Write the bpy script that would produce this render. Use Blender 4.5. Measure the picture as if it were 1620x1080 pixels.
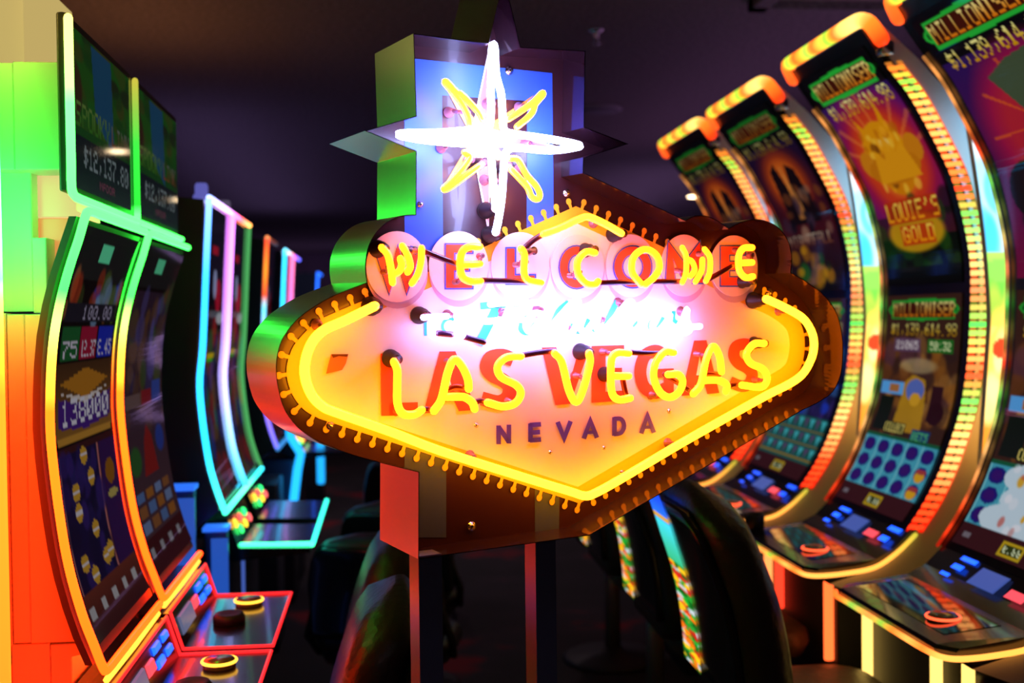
import bpy, math, random
import numpy as np
from mathutils import Vector, Matrix
from mathutils.geometry import tessellate_polygon

for o in list(bpy.data.objects):
    bpy.data.objects.remove(o)
SC = bpy.context.scene
COL = SC.collection
random.seed(7)
rng = np.random.RandomState(7)

# ------------------------------------------------------------------ camera
F = 1800.0
EYE = Vector((0, 0, 1.5))
YAW = math.atan(200 / F)
PIT = math.atan(37.5 / F)
ROL = 0.0125
_f = Vector((math.sin(YAW) * math.cos(PIT), math.cos(YAW) * math.cos(PIT), -math.sin(PIT)))
_r = Vector((math.cos(YAW), -math.sin(YAW), 0))
_u = _r.cross(_f)
RIGHT = _r * math.cos(ROL) - _u * math.sin(ROL)
UP = _u * math.cos(ROL) + _r * math.sin(ROL)
FWD = _f
cam_d = bpy.data.cameras.new('camera')
cam = bpy.data.objects.new('camera', cam_d)
COL.objects.link(cam)
cam_d.sensor_width = 36
cam_d.lens = 40
m = Matrix.Identity(4)
for i, v in enumerate((RIGHT, UP, -FWD)):
    for k in range(3):
        m[k][i] = v[k]
m.translation = EYE
cam.matrix_world = m
cam_d.clip_start = 0.05
cam_d.dof.use_dof = True
cam_d.dof.focus_distance = 1.74
cam_d.dof.aperture_fstop = 3.6
SC.camera = cam

# ------------------------------------------------------------------ world, exposure
SC.view_settings.view_transform = 'Standard'
SC.view_settings.look = 'None'
SC.view_settings.exposure = 0.0
SC.view_settings.gamma = 1.0
SC.view_settings.use_curve_mapping = False
SC.cycles.use_denoising = True
SC.cycles.sample_clamp_indirect = 6.0
SC.cycles.max_bounces = 8
w = bpy.data.worlds.new('world')
SC.world = w
w.use_nodes = True
w.node_tree.nodes['Background'].inputs[0].default_value = (0.020, 0.012, 0.03, 1)
w.node_tree.nodes['Background'].inputs[1].default_value = 1.0


def downlight(loc, col, e, r=.06):  # unseen fill spot without a fixture, added for brightness
    l = bpy.data.lights.new('fill_spot', 'SPOT'); l.spot_size = math.radians(125); l.spot_blend = .8; l.shadow_soft_size = r; l.color = col; l.energy = e
    o = bpy.data.objects.new('fill_spot', l); COL.objects.link(o); o.location = loc


for q_ in ((.5, 6.2, 2.93), (.1, 8.6, 2.93), (1.0, 11, 2.93), (-1.6, 8, 2.93)):
    downlight(q_, (1.0, .74, .78), 22)  # added fill so the far carpet and chair backs are not black
downlight((.25, -.9, 2.93), (.84, .74, 1.0), 12)  # two fills added behind the camera for the sign front and posts
downlight((1.3, -.6, 2.93), (.84, .74, 1.0), 6)


def upward_fill(name, loc, sx, sy, col, e):  # unseen area fill facing up, not a built fixture
    l = bpy.data.lights.new(name, 'AREA'); l.shape = 'RECTANGLE'; l.size = sx; l.size_y = sy; l.color = col; l.energy = e
    o = bpy.data.objects.new(name, l); COL.objects.link(o); o.location = loc; o.rotation_euler = (math.pi, 0, 0)
    return o


upward_fill('ceiling_fill_purple', (2.4, 6.5, 2.1), .3, 7, (.75, .34, .85), 9)  # no cove modelled: fill added to lift the ceiling to purple
upward_fill('ceiling_fill_purple', (3.0, 15, 2.1), 1, 8, (.6, .34, .85), 20)
upward_fill('far_wall_fill', (1, 23.5, .3), 14, .4, (.6, .36, .9), 30)  # fill added only to brighten the far wall
upward_fill('ceiling_fill_amber', (-1.2, 5.6, 2.2), .3, 1.6, (1.0, .38, .12), 4)  # fill added for the amber tone on the ceiling at left
upward_fill('ceiling_fill_blue', (-1.4, 12, 2.1), .4, 8, (.5, .34, .9), 12)  # fill added for the bluish ceiling farther back


def ray(px, py):
    return FWD + RIGHT * ((px - 810) / F) + UP * ((540 - py) / F)


# ------------------------------------------------------------------ materials
def srgb(r, g, b):
    f = lambda c: (c / 255 / 12.92) if c <= 10.3 else (((c / 255) + 0.055) / 1.055) ** 2.4
    return (f(r), f(g), f(b))


_M = {}


def pbr(name, col, rough=0.5, metal=0.0, coat=0.0, bump=None):
    if name in _M:
        return _M[name]
    mt = bpy.data.materials.new(name)
    mt.use_nodes = True
    b = mt.node_tree.nodes['Principled BSDF']
    b.inputs['Base Color'].default_value = (*col, 1)
    b.inputs['Roughness'].default_value = rough
    b.inputs['Metallic'].default_value = metal
    b.inputs['Coat Weight'].default_value = coat
    if bump:
        n = mt.node_tree.nodes
        t = n.new('ShaderNodeTexNoise')
        t.inputs['Scale'].default_value = bump[0]
        t.inputs['Detail'].default_value = 4
        bp = n.new('ShaderNodeBump')
        bp.inputs['Strength'].default_value = bump[1]
        bp.inputs['Distance'].default_value = 0.01
        tc = n.new('ShaderNodeTexCoord')
        mt.node_tree.links.new(tc.outputs['Object'], t.inputs['Vector'])
        mt.node_tree.links.new(t.outputs['Fac'], bp.inputs['Height'])
        mt.node_tree.links.new(bp.outputs['Normal'], b.inputs['Normal'])
    _M[name] = mt
    return mt


def glow(name, col, s=1.0):
    if name in _M:
        return _M[name]
    mt = bpy.data.materials.new(name)
    mt.use_nodes = True
    b = mt.node_tree.nodes['Principled BSDF']
    b.inputs['Base Color'].default_value = (0.02, 0.02, 0.02, 1)
    b.inputs['Roughness'].default_value = 0.3
    b.inputs['Emission Color'].default_value = (*col, 1)
    b.inputs['Emission Strength'].default_value = s
    _M[name] = mt
    return mt


def vglow(name, s=1.0, rough=0.12, base=0.01, spec=0.5):
    """a lit screen or LED strip: what it shows is stored per vertex"""
    if name in _M:
        return _M[name]
    mt = bpy.data.materials.new(name)
    mt.use_nodes = True
    b = mt.node_tree.nodes['Principled BSDF']
    b.inputs['Base Color'].default_value = (base, base, base, 1)
    b.inputs['Roughness'].default_value = rough
    b.inputs['Specular IOR Level'].default_value = spec
    b.inputs['Emission Strength'].default_value = s
    a = mt.node_tree.nodes.new('ShaderNodeAttribute')
    a.attribute_name = 'Col'
    mt.node_tree.links.new(a.outputs['Color'], b.inputs['Emission Color'])
    _M[name] = mt
    return mt


BLACK = pbr('black_gloss', (0.012, 0.011, 0.014), 0.22, 0, 0.3)
MATTE = pbr('black_matte', (0.02, 0.018, 0.022), 0.55)
DARK = pbr('dark_bezel', (0.05, 0.045, 0.05), 0.35)
GREY = pbr('grey_shell', (0.16, 0.15, 0.16), 0.4, 0.2)
WHITE = pbr('white_laminate', (0.75, 0.73, 0.72), 0.35)
SHELL = pbr('silver_shell', (0.74, 0.73, 0.72), 0.42, 0.0)
LEATH = pbr('black_leather', (0.035, 0.028, 0.030), 0.32, 0, 0, (60, 0.25))
LEATH2 = pbr('brown_leather', (0.10, 0.065, 0.05), 0.42, 0, 0, (60, 0.25))
CHROME = pbr('chrome', (0.7, 0.7, 0.72), 0.15, 1.0)
LED = vglow('led_strip', 1.0, 0.3)
SCREEN = vglow('lit_screen', 0.75, 0.05)
PRINTLIT = vglow('glowing_art', 1.0, 0.25)


# ------------------------------------------------------------------ mesh builder
class MB:
    def __init__(s):
        s.v = []; s.f = []; s.mi = []; s.mats = []; s.c = None; s.sm = []

    def mat(s, mt):
        if mt not in s.mats:
            s.mats.append(mt)
        return s.mats.index(mt)

    def add(s, vs, fs, mt, smooth=False, cols=None):
        o = len(s.v)
        s.v += [tuple(p) for p in vs]
        k = s.mat(mt)
        for f in fs:
            s.f.append([o + i for i in f]); s.mi.append(k); s.sm.append(smooth)
        if cols is not None or s.c is not None:
            if s.c is None:
                s.c = [(0, 0, 0)] * o
            s.c += list(cols) if cols is not None else [(0, 0, 0)] * len(vs)

    def box(s, x0, x1, y0, y1, z0, z1, mt, bev=0.0):
        if bev <= 0:
            vs = [(x, y, z) for z in (z0, z1) for y in (y0, y1) for x in (x0, x1)]
            fs = [(0, 2, 3, 1), (4, 5, 7, 6), (0, 1, 5, 4), (2, 6, 7, 3), (0, 4, 6, 2), (1, 3, 7, 5)]
            s.add(vs, fs, mt)
        else:
            secs = []
            b = bev
            for z, ins in ((z0, b), (z0 + b * 0.3, b * 0.3), (z0 + b, 0), (z1 - b, 0), (z1 - b * 0.3, b * 0.3), (z1, b)):
                secs.append([(x, y, z) for x, y in rrect(x0 + ins, x1 - ins, y0 + ins, y1 - ins, b, 3)])
            s.loft(secs, mt, True)

    def loft(s, secs, mt, smooth=True, cap=True, cols=None, closed=True):
        n = len(secs[0])
        vs = [p for sec in secs for p in sec]
        fs = []
        for i in range(len(secs) - 1):
            for j in range(n if closed else n - 1):
                a = i * n + j; b = i * n + (j + 1) % n
                fs.append((a, b, b + n, a + n))
        if cap and closed:
            fs.append(tuple(range(n - 1, -1, -1)))
            fs.append(tuple((len(secs) - 1) * n + j for j in range(n)))
        s.add(vs, fs, mt, smooth, cols)

    def tube(s, path, r, mt, n=10, cols=None, caps=True):
        P = [Vector(p) for p in path]
        if caps:  # rounded ends
            P2 = []; R = []; CC = []
            a = (P[0] - P[1]).normalized(); b = (P[-1] - P[-2]).normalized()
            rr = r if not callable(r) else r(0)
            for q in (0.95, 0.6):
                P2.append(P[0] + a * rr * q); R.append(rr * math.sqrt(1 - q * q))
            for p in P:
                P2.append(p); R.append(rr)
            for q in (0.6, 0.95):
                P2.append(P[-1] + b * rr * q); R.append(rr * math.sqrt(1 - q * q))
            if cols is not None:
                cols = [cols[0]] * 2 + list(cols) + [cols[-1]] * 2
        else:
            P2 = P; R = [r] * len(P)
        secs = []
        t = (P2[1] - P2[0]).normalized()
        up = Vector((0, 0, 1)) if abs(t.z) < 0.9 else Vector((1, 0, 0))
        u = t.cross(up).normalized()
        for i, p in enumerate(P2):
            if i == 0: t = (P2[1] - P2[0])
            elif i == len(P2) - 1: t = (P2[-1] - P2[-2])
            else: t = (P2[i + 1] - P2[i - 1])
            t.normalize()
            u = (u - t * u.dot(t)).normalized()
            v = t.cross(u)
            secs.append([p + (u * math.cos(2 * math.pi * k / n) + v * math.sin(2 * math.pi * k / n)) * R[i] for k in range(n)])
        cc = None
        if cols is not None:
            cc = [c for c in cols for _ in range(n)]
        s.loft(secs, mt, True, True, cc)

    def cyl(s, p0, p1, r0, r1, mt, n=20, smooth=True):
        p0 = Vector(p0); p1 = Vector(p1)
        t = (p1 - p0).normalized()
        up = Vector((0, 0, 1)) if abs(t.z) < 0.9 else Vector((1, 0, 0))
        u = t.cross(up).normalized(); v = t.cross(u)
        ring = lambda p, r: [p + (u * math.cos(2 * math.pi * k / n) + v * math.sin(2 * math.pi * k / n)) * r for k in range(n)]
        s.loft([ring(p0, r0), ring(p1, r1)], mt, smooth)

    def lathe(s, base, axis, prof, mt, n=24):
        """prof = (radius, height) pairs along axis"""
        base = Vector(base); t = Vector(axis).normalized()
        up = Vector((0, 0, 1)) if abs(t.z) < 0.9 else Vector((1, 0, 0))
        u = t.cross(up).normalized(); v = t.cross(u)
        secs = [[base + t * h + (u * math.cos(2 * math.pi * k / n) + v * math.sin(2 * math.pi * k / n)) * max(r, 1e-4) for k in range(n)] for r, h in prof]
        s.loft(secs, mt, True)

    def poly(s, pts, mt):
        fs = tessellate_polygon([[Vector(p) for p in pts]])
        s.add(pts, [tuple(f) for f in fs], mt)

    def build(s, name, parent=None, origin=None):
        me = bpy.data.meshes.new(name)
        o = bpy.data.objects.new(name, me)
        off = Vector(origin) if origin is not None else Vector((0, 0, 0))
        if parent is not None:
            top_ = parent
            while top_.parent: top_ = top_.parent
            off = top_.location.copy()
        me.from_pydata([(p[0] - off[0], p[1] - off[1], p[2] - off[2]) for p in s.v], [], s.f)
        for mt in s.mats:
            me.materials.append(mt)
        me.polygons.foreach_set('material_index', s.mi)
        me.polygons.foreach_set('use_smooth', s.sm)
        if s.c is not None:
            ca = me.color_attributes.new(name='Col', type='FLOAT_COLOR', domain='POINT')
            a = np.ones((len(s.v), 4), dtype=np.float32)
            a[:, :3] = np.array(s.c, dtype=np.float32)
            ca.data.foreach_set('color', a.ravel())
        me.update()
        COL.objects.link(o)
        if parent is not None:
            o.parent = parent
        else:
            o.location = off
        return o


def rrect(x0, x1, y0, y1, r, n=4):
    out = []
    r = min(r, (x1 - x0) / 2 * 0.98, (y1 - y0) / 2 * 0.98)
    for cx, cy, a0 in ((x1 - r, y1 - r, 0), (x0 + r, y1 - r, 90), (x0 + r, y0 + r, 180), (x1 - r, y0 + r, 270)):
        for k in range(n + 1):
            a = math.radians(a0 + 90 * k / n)
            out.append((cx + r * math.cos(a), cy + r * math.sin(a)))
    return out


def thing(name, label, cat, loc=(0, 0, 0), group=None):
    o = bpy.data.objects.new(name, None)
    o.empty_display_size = 0.1
    COL.objects.link(o)
    o.location = loc
    o['label'] = label; o['category'] = cat
    if group: o['group'] = group
    return o


def tag(o, label, cat, group=None):
    o['label'] = label; o['category'] = cat
    if group: o['group'] = group
    return o


def struct(name, b):
    o = b.build(name)
    o['kind'] = 'structure'
    return o


def spline(pts, sub=6):
    """Catmull-Rom through the points (any dimension)"""
    P = [np.array(p, float) for p in pts]
    P = [2 * P[0] - P[1]] + P + [2 * P[-1] - P[-2]]
    out = []
    for i in range(1, len(P) - 2):
        for k in range(sub):
            t = k / sub
            out.append(0.5 * ((2 * P[i]) + (-P[i - 1] + P[i + 1]) * t + (2 * P[i - 1] - 5 * P[i] + 4 * P[i + 1] - P[i + 2]) * t * t + (-P[i - 1] + 3 * P[i] - 3 * P[i + 1] + P[i + 2]) * t ** 3))
    out.append(P[-2])
    return out


def lerp(a, b, t):
    return tuple(x + (y - x) * t for x, y in zip(a, b))


def ramp(stops, t):
    if t <= stops[0][0]: return stops[0][1]
    for (a, ca), (b, cb) in zip(stops, stops[1:]):
        if t <= b:
            return lerp(ca, cb, (t - a) / max(b - a, 1e-6))
    return stops[-1][1]


# ================================================================== SETTING
def noise_mat(name, c1, c2, scale, rough=0.8, c3=None, speck=None):
    mt = bpy.data.materials.new(name)
    mt.use_nodes = True
    nt = mt.node_tree; n = nt.nodes
    b = n['Principled BSDF']
    b.inputs['Roughness'].default_value = rough
    tc = n.new('ShaderNodeTexCoord')
    t = n.new('ShaderNodeTexNoise'); t.inputs['Scale'].default_value = scale; t.inputs['Detail'].default_value = 3
    nt.links.new(tc.outputs['Object'], t.inputs['Vector'])
    r = n.new('ShaderNodeValToRGB')
    r.color_ramp.elements[0].position = 0.42; r.color_ramp.elements[0].color = (*c1, 1)
    r.color_ramp.elements[1].position = 0.58; r.color_ramp.elements[1].color = (*c2, 1)
    if c3:
        e = r.color_ramp.elements.new(0.66); e.color = (*c3, 1)
    nt.links.new(t.outputs['Fac'], r.inputs['Fac'])
    nt.links.new(r.outputs['Color'], b.inputs['Base Color'])
    if speck:
        t2 = n.new('ShaderNodeTexNoise'); t2.inputs['Scale'].default_value = speck; t2.inputs['Detail'].default_value = 2
        nt.links.new(tc.outputs['Object'], t2.inputs['Vector'])
        bp = n.new('ShaderNodeBump'); bp.inputs['Strength'].default_value = 0.6; bp.inputs['Distance'].default_value = 0.02
        nt.links.new(t2.outputs['Fac'], bp.inputs['Height'])
        nt.links.new(bp.outputs['Normal'], b.inputs['Normal'])
    return mt


CEIL = 3.0
carpet = noise_mat('carpet', (0.035, 0.028, 0.033), (0.05, 0.035, 0.045), 1.6, 0.95, (0.30, 0.02, 0.03), 300)
ceilm = noise_mat('ceiling_tile', (0.14, 0.12, 0.13), (0.20, 0.17, 0.18), 40, 0.9, None, 120)
wallm = noise_mat('wall_paint', (0.22, 0.17, 0.24), (0.26, 0.20, 0.28), 3, 0.7)
b = MB(); b.box(-7, 9, -4, 26, -0.1, 0, carpet); struct('floor', b)
b = MB(); b.box(-7, 9, -4, 26, CEIL, CEIL + 0.1, ceilm); struct('ceiling', b)
b = MB(); b.box(-7.1, -7, -4, 26, 0, CEIL, wallm); struct('wall_left', b)
b = MB(); b.box(9, 9.1, -4, 26, 0, CEIL, wallm); struct('wall_right', b)
b = MB(); b.box(-7, 9, 26, 26.1, 0, CEIL, wallm); struct('wall_far', b)
b = MB(); b.box(-7, 9, -4.1, -4, 0, CEIL, wallm); struct('wall_near', b)
# raised ceiling coffer edge, top right
b = MB()
for q, mt in ((0.0, ceilm),):
    b.box(1.75, 4.6, 5.25, 5.33, CEIL - 0.05, CEIL, ceilm); b.box(1.75, 1.83, 3.2, 5.33, CEIL - 0.05, CEIL, ceilm)
    b.box(4.52, 4.6, 3.2, 5.33, CEIL - 0.05, CEIL, ceilm); b.box(1.75, 4.6, 3.2, 3.28, CEIL - 0.05, CEIL, ceilm)
    b.box(1.83, 4.52, 3.28, 5.25, CEIL - 0.012, CEIL, pbr('coffer_paint', (0.22, 0.17, 0.15), 0.8))
struct('trim_1', b)

# ceiling downlights
WARM = glow('warm_lamp', (1.0, 0.72, 0.42), 14)
LR = pbr('white_trim_ring', (0.4, 0.4, 0.4), 0.5)
dl = [(1.28, 10.2, 'ceiling downlight mirrored in the near upper monitor of the left row'),
      (1.45, 14.2, 'ceiling downlight mirrored in the second upper monitor of the left row'),
      (3.85, 13.9, 'small warm ceiling downlight beside the row of tall curved machines'),
      (-3.7, 22.0, 'small warm ceiling downlight seen just right of the green monitor corner'),
      (-2.6, 24.0, 'faint far ceiling downlight near the distant red light tube')]
for x, y, lab in dl:
    t = thing('ceiling_light', lab, 'ceiling light', (x, y, CEIL), 'ceiling downlights')
    b = MB(); b.lathe((x, y, CEIL), (0, 0, -1), [(0.075, 0), (0.10, 0.0), (0.10, 0.012), (0.075, 0.016)], LR); b.build('trim_ring', t)
    b = MB(); b.lathe((x, y, CEIL - 0.017), (0, 0, -1), [(0.072, 0), (0.072, 0.006), (0.03, 0.012), (0.0, 0.013)], WARM); b.build('lamp', t)
t = thing('ceiling_sprinkler', 'small metal fire sprinkler head hanging from the dark ceiling', 'sprinkler', (1.12, 5.9, CEIL))
b = MB(); b.lathe((1.12, 5.9, CEIL), (0, 0, -1), [(0.045, 0), (0.045, 0.006), (0.02, 0.012), (0.012, 0.03), (0.012, 0.045)], CHROME); b.build('escutcheon', t)
b = MB(); b.lathe((1.12, 5.9, CEIL - 0.046), (0, 0, -1), [(0.004, 0), (0.004, 0.02), (0.022, 0.024), (0.022, 0.027)], CHROME); b.build('deflector', t)
t = thing('ceiling_speaker', 'round flush speaker disc in the dark ceiling behind the sign star', 'speaker', (1.55, 8.1, CEIL))
b = MB(); b.lathe((1.55, 8.1, CEIL), (0, 0, -1), [(0.17, 0), (0.17, 0.012), (0.15, 0.02)], pbr('speaker_ring', (0.3, 0.28, 0.32), 0.5)); b.build('ring', t)
b = MB(); b.lathe((1.55, 8.1, CEIL - 0.0205), (0, 0, -1), [(0.148, 0), (0.10, 0.006), (0.0, 0.008)], pbr('speaker_grille', (0.12, 0.11, 0.14), 0.6)); b.build('grille', t)

# ================================================================== SCREEN ART (small rasters stored as vertex colours)
GL = {'A': '0E11111F111111', 'B': '1E11111E11111E', 'C': '0E11101010110E', 'D': '1E11111111111E', 'E': '1F10101E10101F', 'F': '1F10101E101010',
      'G': '0E11101713110F', 'H': '1111111F111111', 'I': '0E04040404040E', 'K': '11121418141211', 'L': '1010101010101F', 'M': '111B1515111111',
      'N': '11191513111111', 'O': '0E11111111110E', 'P': '1E11111E101010', 'R': '1E11111E141211', 'S': '0F10100E01011E', 'T': '1F040404040404',
      'U': '1111111111110E', 'V': '11111111110A04', 'W': '11111115151B11', 'X': '11110A040A1111', 'Y': '1111110A040404', 'Z': '1F01020408101F',
      '0': '0E11131519110E', '1': '040C040404040E', '2': '0E11010E10101F', '3': '1F01020601110E', '4': '02060A121F0202', '5': '1F101E0101110E',
      '6': '0608101E11110E', '7': '1F010204080808', '8': '0E11110E11110E', '9': '0E11110F01020C', '$': '040F140E051E04', ',': '00000000040408',
      '.': '0000000000000C', "'": '04040800000000', ' ': '00000000000000'}


class Art:
    def __init__(s, w, h, bg=(0, 0, 0)):
        s.w = w; s.h = h
        s.a = np.zeros((h, w, 3)); s.a[:] = bg
        s.Y, s.X = np.mgrid[0:h, 0:w].astype(float)
        s.X = (s.X + .5) / w; s.Y = (s.Y + .5) / h

    def put(s, mask, c, al=1.0):
        mk = np.clip(mask.astype(float), 0, 1)[..., None] * al
        s.a = s.a * (1 - mk) + np.array(c, float) * mk

    def rect(s, x0, y0, x1, y1, c, al=1): s.put((s.X > x0) & (s.X < x1) & (s.Y > y0) & (s.Y < y1), c, al)

    def ell(s, cx, cy, rx, ry, c, al=1, soft=0):
        d = ((s.X - cx) / rx) ** 2 + ((s.Y - cy) / ry) ** 2
        s.put(np.clip((1 - d) / soft, 0, 1) if soft else d < 1, c, al)

    def grad(s, y0, y1, c0, c1):
        t = np.clip((s.Y - y0) / (y1 - y0), 0, 1)[..., None]
        mk = ((s.Y >= y0) & (s.Y <= y1))[..., None]
        s.a = np.where(mk, np.array(c0) * (1 - t) + np.array(c1) * t, s.a)

    def poly(s, pts, c, al=1):
        ins = np.zeros(s.X.shape, bool)
        n = len(pts)
        for i in range(n):
            x0, y0 = pts[i]; x1, y1 = pts[(i + 1) % n]
            if y0 == y1: continue
            cr = ((y0 > s.Y) != (y1 > s.Y)) & (s.X < (x1 - x0) * (s.Y - y0) / (y1 - y0) + x0)
            ins ^= cr
        s.put(ins, c, al)

    def text(s, st, x0, y0, x1, y1, c, c2=None):
        n = len(st)
        cw = (x1 - x0) / n
        u = (s.X - x0) / cw
        k = np.floor(u).astype(int)
        fx = np.floor((u - k) * 6).astype(int)
        fy = np.floor((s.Y - y0) / (y1 - y0) * 7).astype(int)
        mk = np.zeros(s.X.shape, bool)
        for i, ch in enumerate(st):
            g = GL.get(ch.upper(), GL['O'])
            rows = [int(g[2 * r:2 * r + 2], 16) for r in range(7)]
            bits = np.array([[(r >> (4 - q)) & 1 for q in range(5)] + [0] for r in rows], bool)
            sel = (k == i) & (fy >= 0) & (fy < 7)
            mk |= sel & bits[np.clip(fy, 0, 6), np.clip(fx, 0, 5)]
        if c2 is None: s.put(mk, c)
        else:
            t = np.clip((s.Y - y0) / (y1 - y0), 0, 1)[..., None]
            cc = np.array(c) * (1 - t) + np.array(c2) * t
            s.a = np.where(mk[..., None], cc, s.a)

    def frame(s, x0, y0, x1, y1, t, c):
        a = s.w / s.h
        tx = t; ty = t
        s.rect(x0, y0, x1, y0 + ty, c); s.rect(x0, y1 - ty, x1, y1, c); s.rect(x0, y0, x0 + tx, y1, c); s.rect(x1 - tx, y0, x1, y1, c)

    def blotch(s, n, x0, y0, x1, y1, cols, r0, r1, seed=1):
        q = random.Random(seed)
        for _ in range(n):
            s.ell(q.uniform(x0, x1), q.uniform(y0, y1), q.uniform(r0, r1), q.uniform(r0, r1) * 0.6, q.choice(cols), q.uniform(.4, .9), .5)

    def lin(s):
        a = np.clip(s.a / 255.0, 0, 1)
        return np.where(a <= 0.04045, a / 12.92, ((a + 0.055) / 1.055) ** 2.4)


def art_jackpot(a, y0, sc=1.0, dim=1.0):
    """MILLIONISER meter with the running amount"""
    g = (40 * dim, 190 * dim, 60 * dim)
    a.ell(0.5, y0 + 0.055 * sc, 0.47, 0.062 * sc, g)
    a.ell(0.5, y0 + 0.055 * sc, 0.445, 0.050 * sc, (20, 70, 25))
    a.rect(0.08, y0, 0.92, y0 + 0.11 * sc, g); a.rect(0.10, y0 + 0.012 * sc, 0.90, y0 + 0.098 * sc, (70, 20, 10))
    a.text('MILLIONISER', 0.10, y0 + 0.018 * sc, 0.93, y0 + 0.092 * sc, (255 * dim, 240 * dim, 150 * dim), (235 * dim, 120 * dim, 10 * dim))
    a.text('$1,139,614.98', 0.08, y0 + 0.13 * sc, 0.96, y0 + 0.20 * sc, (255 * dim, 250 * dim, 160 * dim), (215 * dim, 150 * dim, 0))


def art_gold_top():
    a = Art(100, 190, (10, 8, 14))
    a.grad(0.16, 0.8, (30, 20, 90), (130, 20, 60))
    for r, c in ((.75, (120, 20, 110)), (.6, (180, 25, 60)), (.48, (225, 70, 20)), (.34, (240, 130, 30))):
        a.ell(0.5, 0.46, r, r * 0.55, c, .8, .4)
    for k in range(9):
        t = math.radians(200 + k * 17.5)
        a.poly([(0.5, .5), (0.5 + math.cos(t) * .6, .5 + math.sin(t) * .35), (0.5 + math.cos(t + .07) * .6, .5 + math.sin(t + .07) * .35)], (255, 160, 60), .4)
    # heap of gold rocks with flames (plain stand-in for the mascot)
    q = random.Random(4)
    a.poly([(.33, .36), (.28, .24), (.40, .34)], (235, 150, 10)); a.poly([(.58, .34), (.66, .20), (.68, .36)], (235, 150, 10))
    a.ell(.5, .42, .27, .13, (232, 150, 12)); a.ell(.5, .52, .22, .10, (220, 130, 10)); a.ell(.2, .46, .10, .06, (215, 130, 20)); a.ell(.84, .44, .10, .06, (215, 130, 20))
    for _ in range(40):
        a.ell(q.uniform(.25, .75), q.uniform(.32, .60), q.uniform(.02, .06), q.uniform(.015, .03), q.choice([(255, 200, 60), (200, 110, 10), (250, 170, 30), (255, 235, 160), (120, 60, 10)]), .7, .5)
    a.ell(.5, .50, .34, .07, (205, 120, 14)); a.poly([(.24, .56), (.34, .40), (.44, .46), (.52, .34), (.62, .44), (.72, .40), (.80, .56)], (238, 160, 20), .9)
    a.rect(0.0, .70, 1, 1, (14, 26, 16), .55)
    a.blotch(30, 0, .66, 1, .95, [(20, 60, 20), (10, 20, 12), (40, 70, 20)], .05, .12, 3)
    a.ell(.5, .78, .40, .09, (225, 165, 20), .85, .3)
    a.rect(0.16, .635, .86, .735, (190, 50, 15), .8); a.rect(.30, .745, .74, .83, (200, 50, 15), .85)
    a.text("LOUIE'S", .17, .645, .88, .725, (255, 220, 90), (255, 160, 20)); a.text('GOLD', .32, .755, .76, .82, (255, 215, 80), (250, 150, 10))
    a.grad(.92, 1.0, (16, 22, 24), (5, 5, 8))
    art_jackpot(a, 0.035)
    return a


def art_gold_low(kind=0):
    a = Art(100, 190, (60, 34, 26))
    a.blotch(60, 0, .22, 1, .6, [(110, 60, 25), (150, 90, 30), (50, 30, 30), (90, 50, 60), (170, 120, 60)], .05, .14, 8)
    a.poly([(.30, .62), (.34, .40), (.45, .36), (.62, .38), (.70, .62)], (190, 140, 30), .9)
    a.ell(.5, .43, .12, .05, (90, 110, 190)); a.ell(.52, .47, .07, .03, (215, 160, 40)); a.ell(.5, .32, .28, .04, (190, 170, 120), .6, .5)
    a.rect(0.02, .40, .34, .46, (90, 170, 240)); a.rect(.14, .41, .28, .45, (170, 110, 60))
    a.rect(0.04, .47, .24, .63, (20, 26, 22)); a.rect(.72, .40, .86, .56, (50, 20, 30)); a.ell(.82, .52, .10, .05, (45, 16, 26))
    a.rect(.60, .20, .92, .26, (30, 110, 35)); a.rect(.14, .20, .50, .26, (100, 70, 100))
    a.text('50132', .63, .21, .9, .25, (230, 240, 180)); a.text('21065', .17, .21, .48, .25, (230, 220, 220))
    a.rect(.22, .585, .5, .635, (15, 40, 15)); a.text('COLLECT', .22, .59, .5, .63, (250, 225, 120)); a.rect(.60, .60, .84, .66, (20, 60, 110)); a.text('BET5', .62, .61, .83, .65, (90, 190, 120))
    a.rect(0, .645, 1, .665, (20, 90, 60))
    a.rect(0, .665, 1, .905, (70, 165, 190))
    for i in range(5):
        a.rect(i * .2 + .008, .665, i * .2 + .020, .905, (140, 215, 225))
        for j in range(3):
            cx = .1 + i * .2; cy = .705 + j * .08
            a.ell(cx, cy, .078, .034, (30, 25, 120)); a.ell(cx, cy, .055, .022, (55, 20, 110))
            if i == 4 and j > 0: a.ell(cx, cy + .01, .06, .026, (225, 165, 30)); a.ell(cx, cy - .012, .06, .012, (170, 60, 60))
    if kind == 1:
        a.rect(0, .20, 1, .905, (28, 26, 70)); a.blotch(50, 0, .22, 1, .62, [(30, 60, 200), (60, 40, 120), (20, 24, 60), (120, 90, 60), (60, 120, 190)], .05, .12, 17)
        a.rect(0, .645, 1, .905, (22, 90, 84))
        for j in range(3):
            a.rect(0, .72 + j * .08, 1, .727 + j * .08, (150, 120, 40))
            for i in range(10): a.poly([(i * .1 + .01, .66 + j * .08), (i * .1 + .09, .66 + j * .08), (i * .1 + .05, .715 + j * .08)], (70, 190, 200) if i % 2 else (90, 70, 110))
    if kind == 2:
        for cx, cy, rr in ((.45, .70, .28), (.55, .78, .34), (.40, .86, .30)): a.ell(cx, cy, rr, rr * .22, (205, 225, 240))
        a.blotch(30, .2, .66, .8, .90, [(225, 165, 30), (240, 240, 250), (200, 90, 80)], .02, .05, 19)
    a.rect(0, .905, 1, 1, (60, 22, 28)); a.rect(.42, .925, .62, .985, (200, 165, 30)); a.rect(.44, .935, .60, .975, (50, 60, 20)); a.text('0.88', .45, .94, .61, .97, (240, 250, 200))
    a.rect(.06, .94, .13, .965, (120, 110, 120))
    art_jackpot(a, 0.025, .8, .85)
    return a


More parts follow.
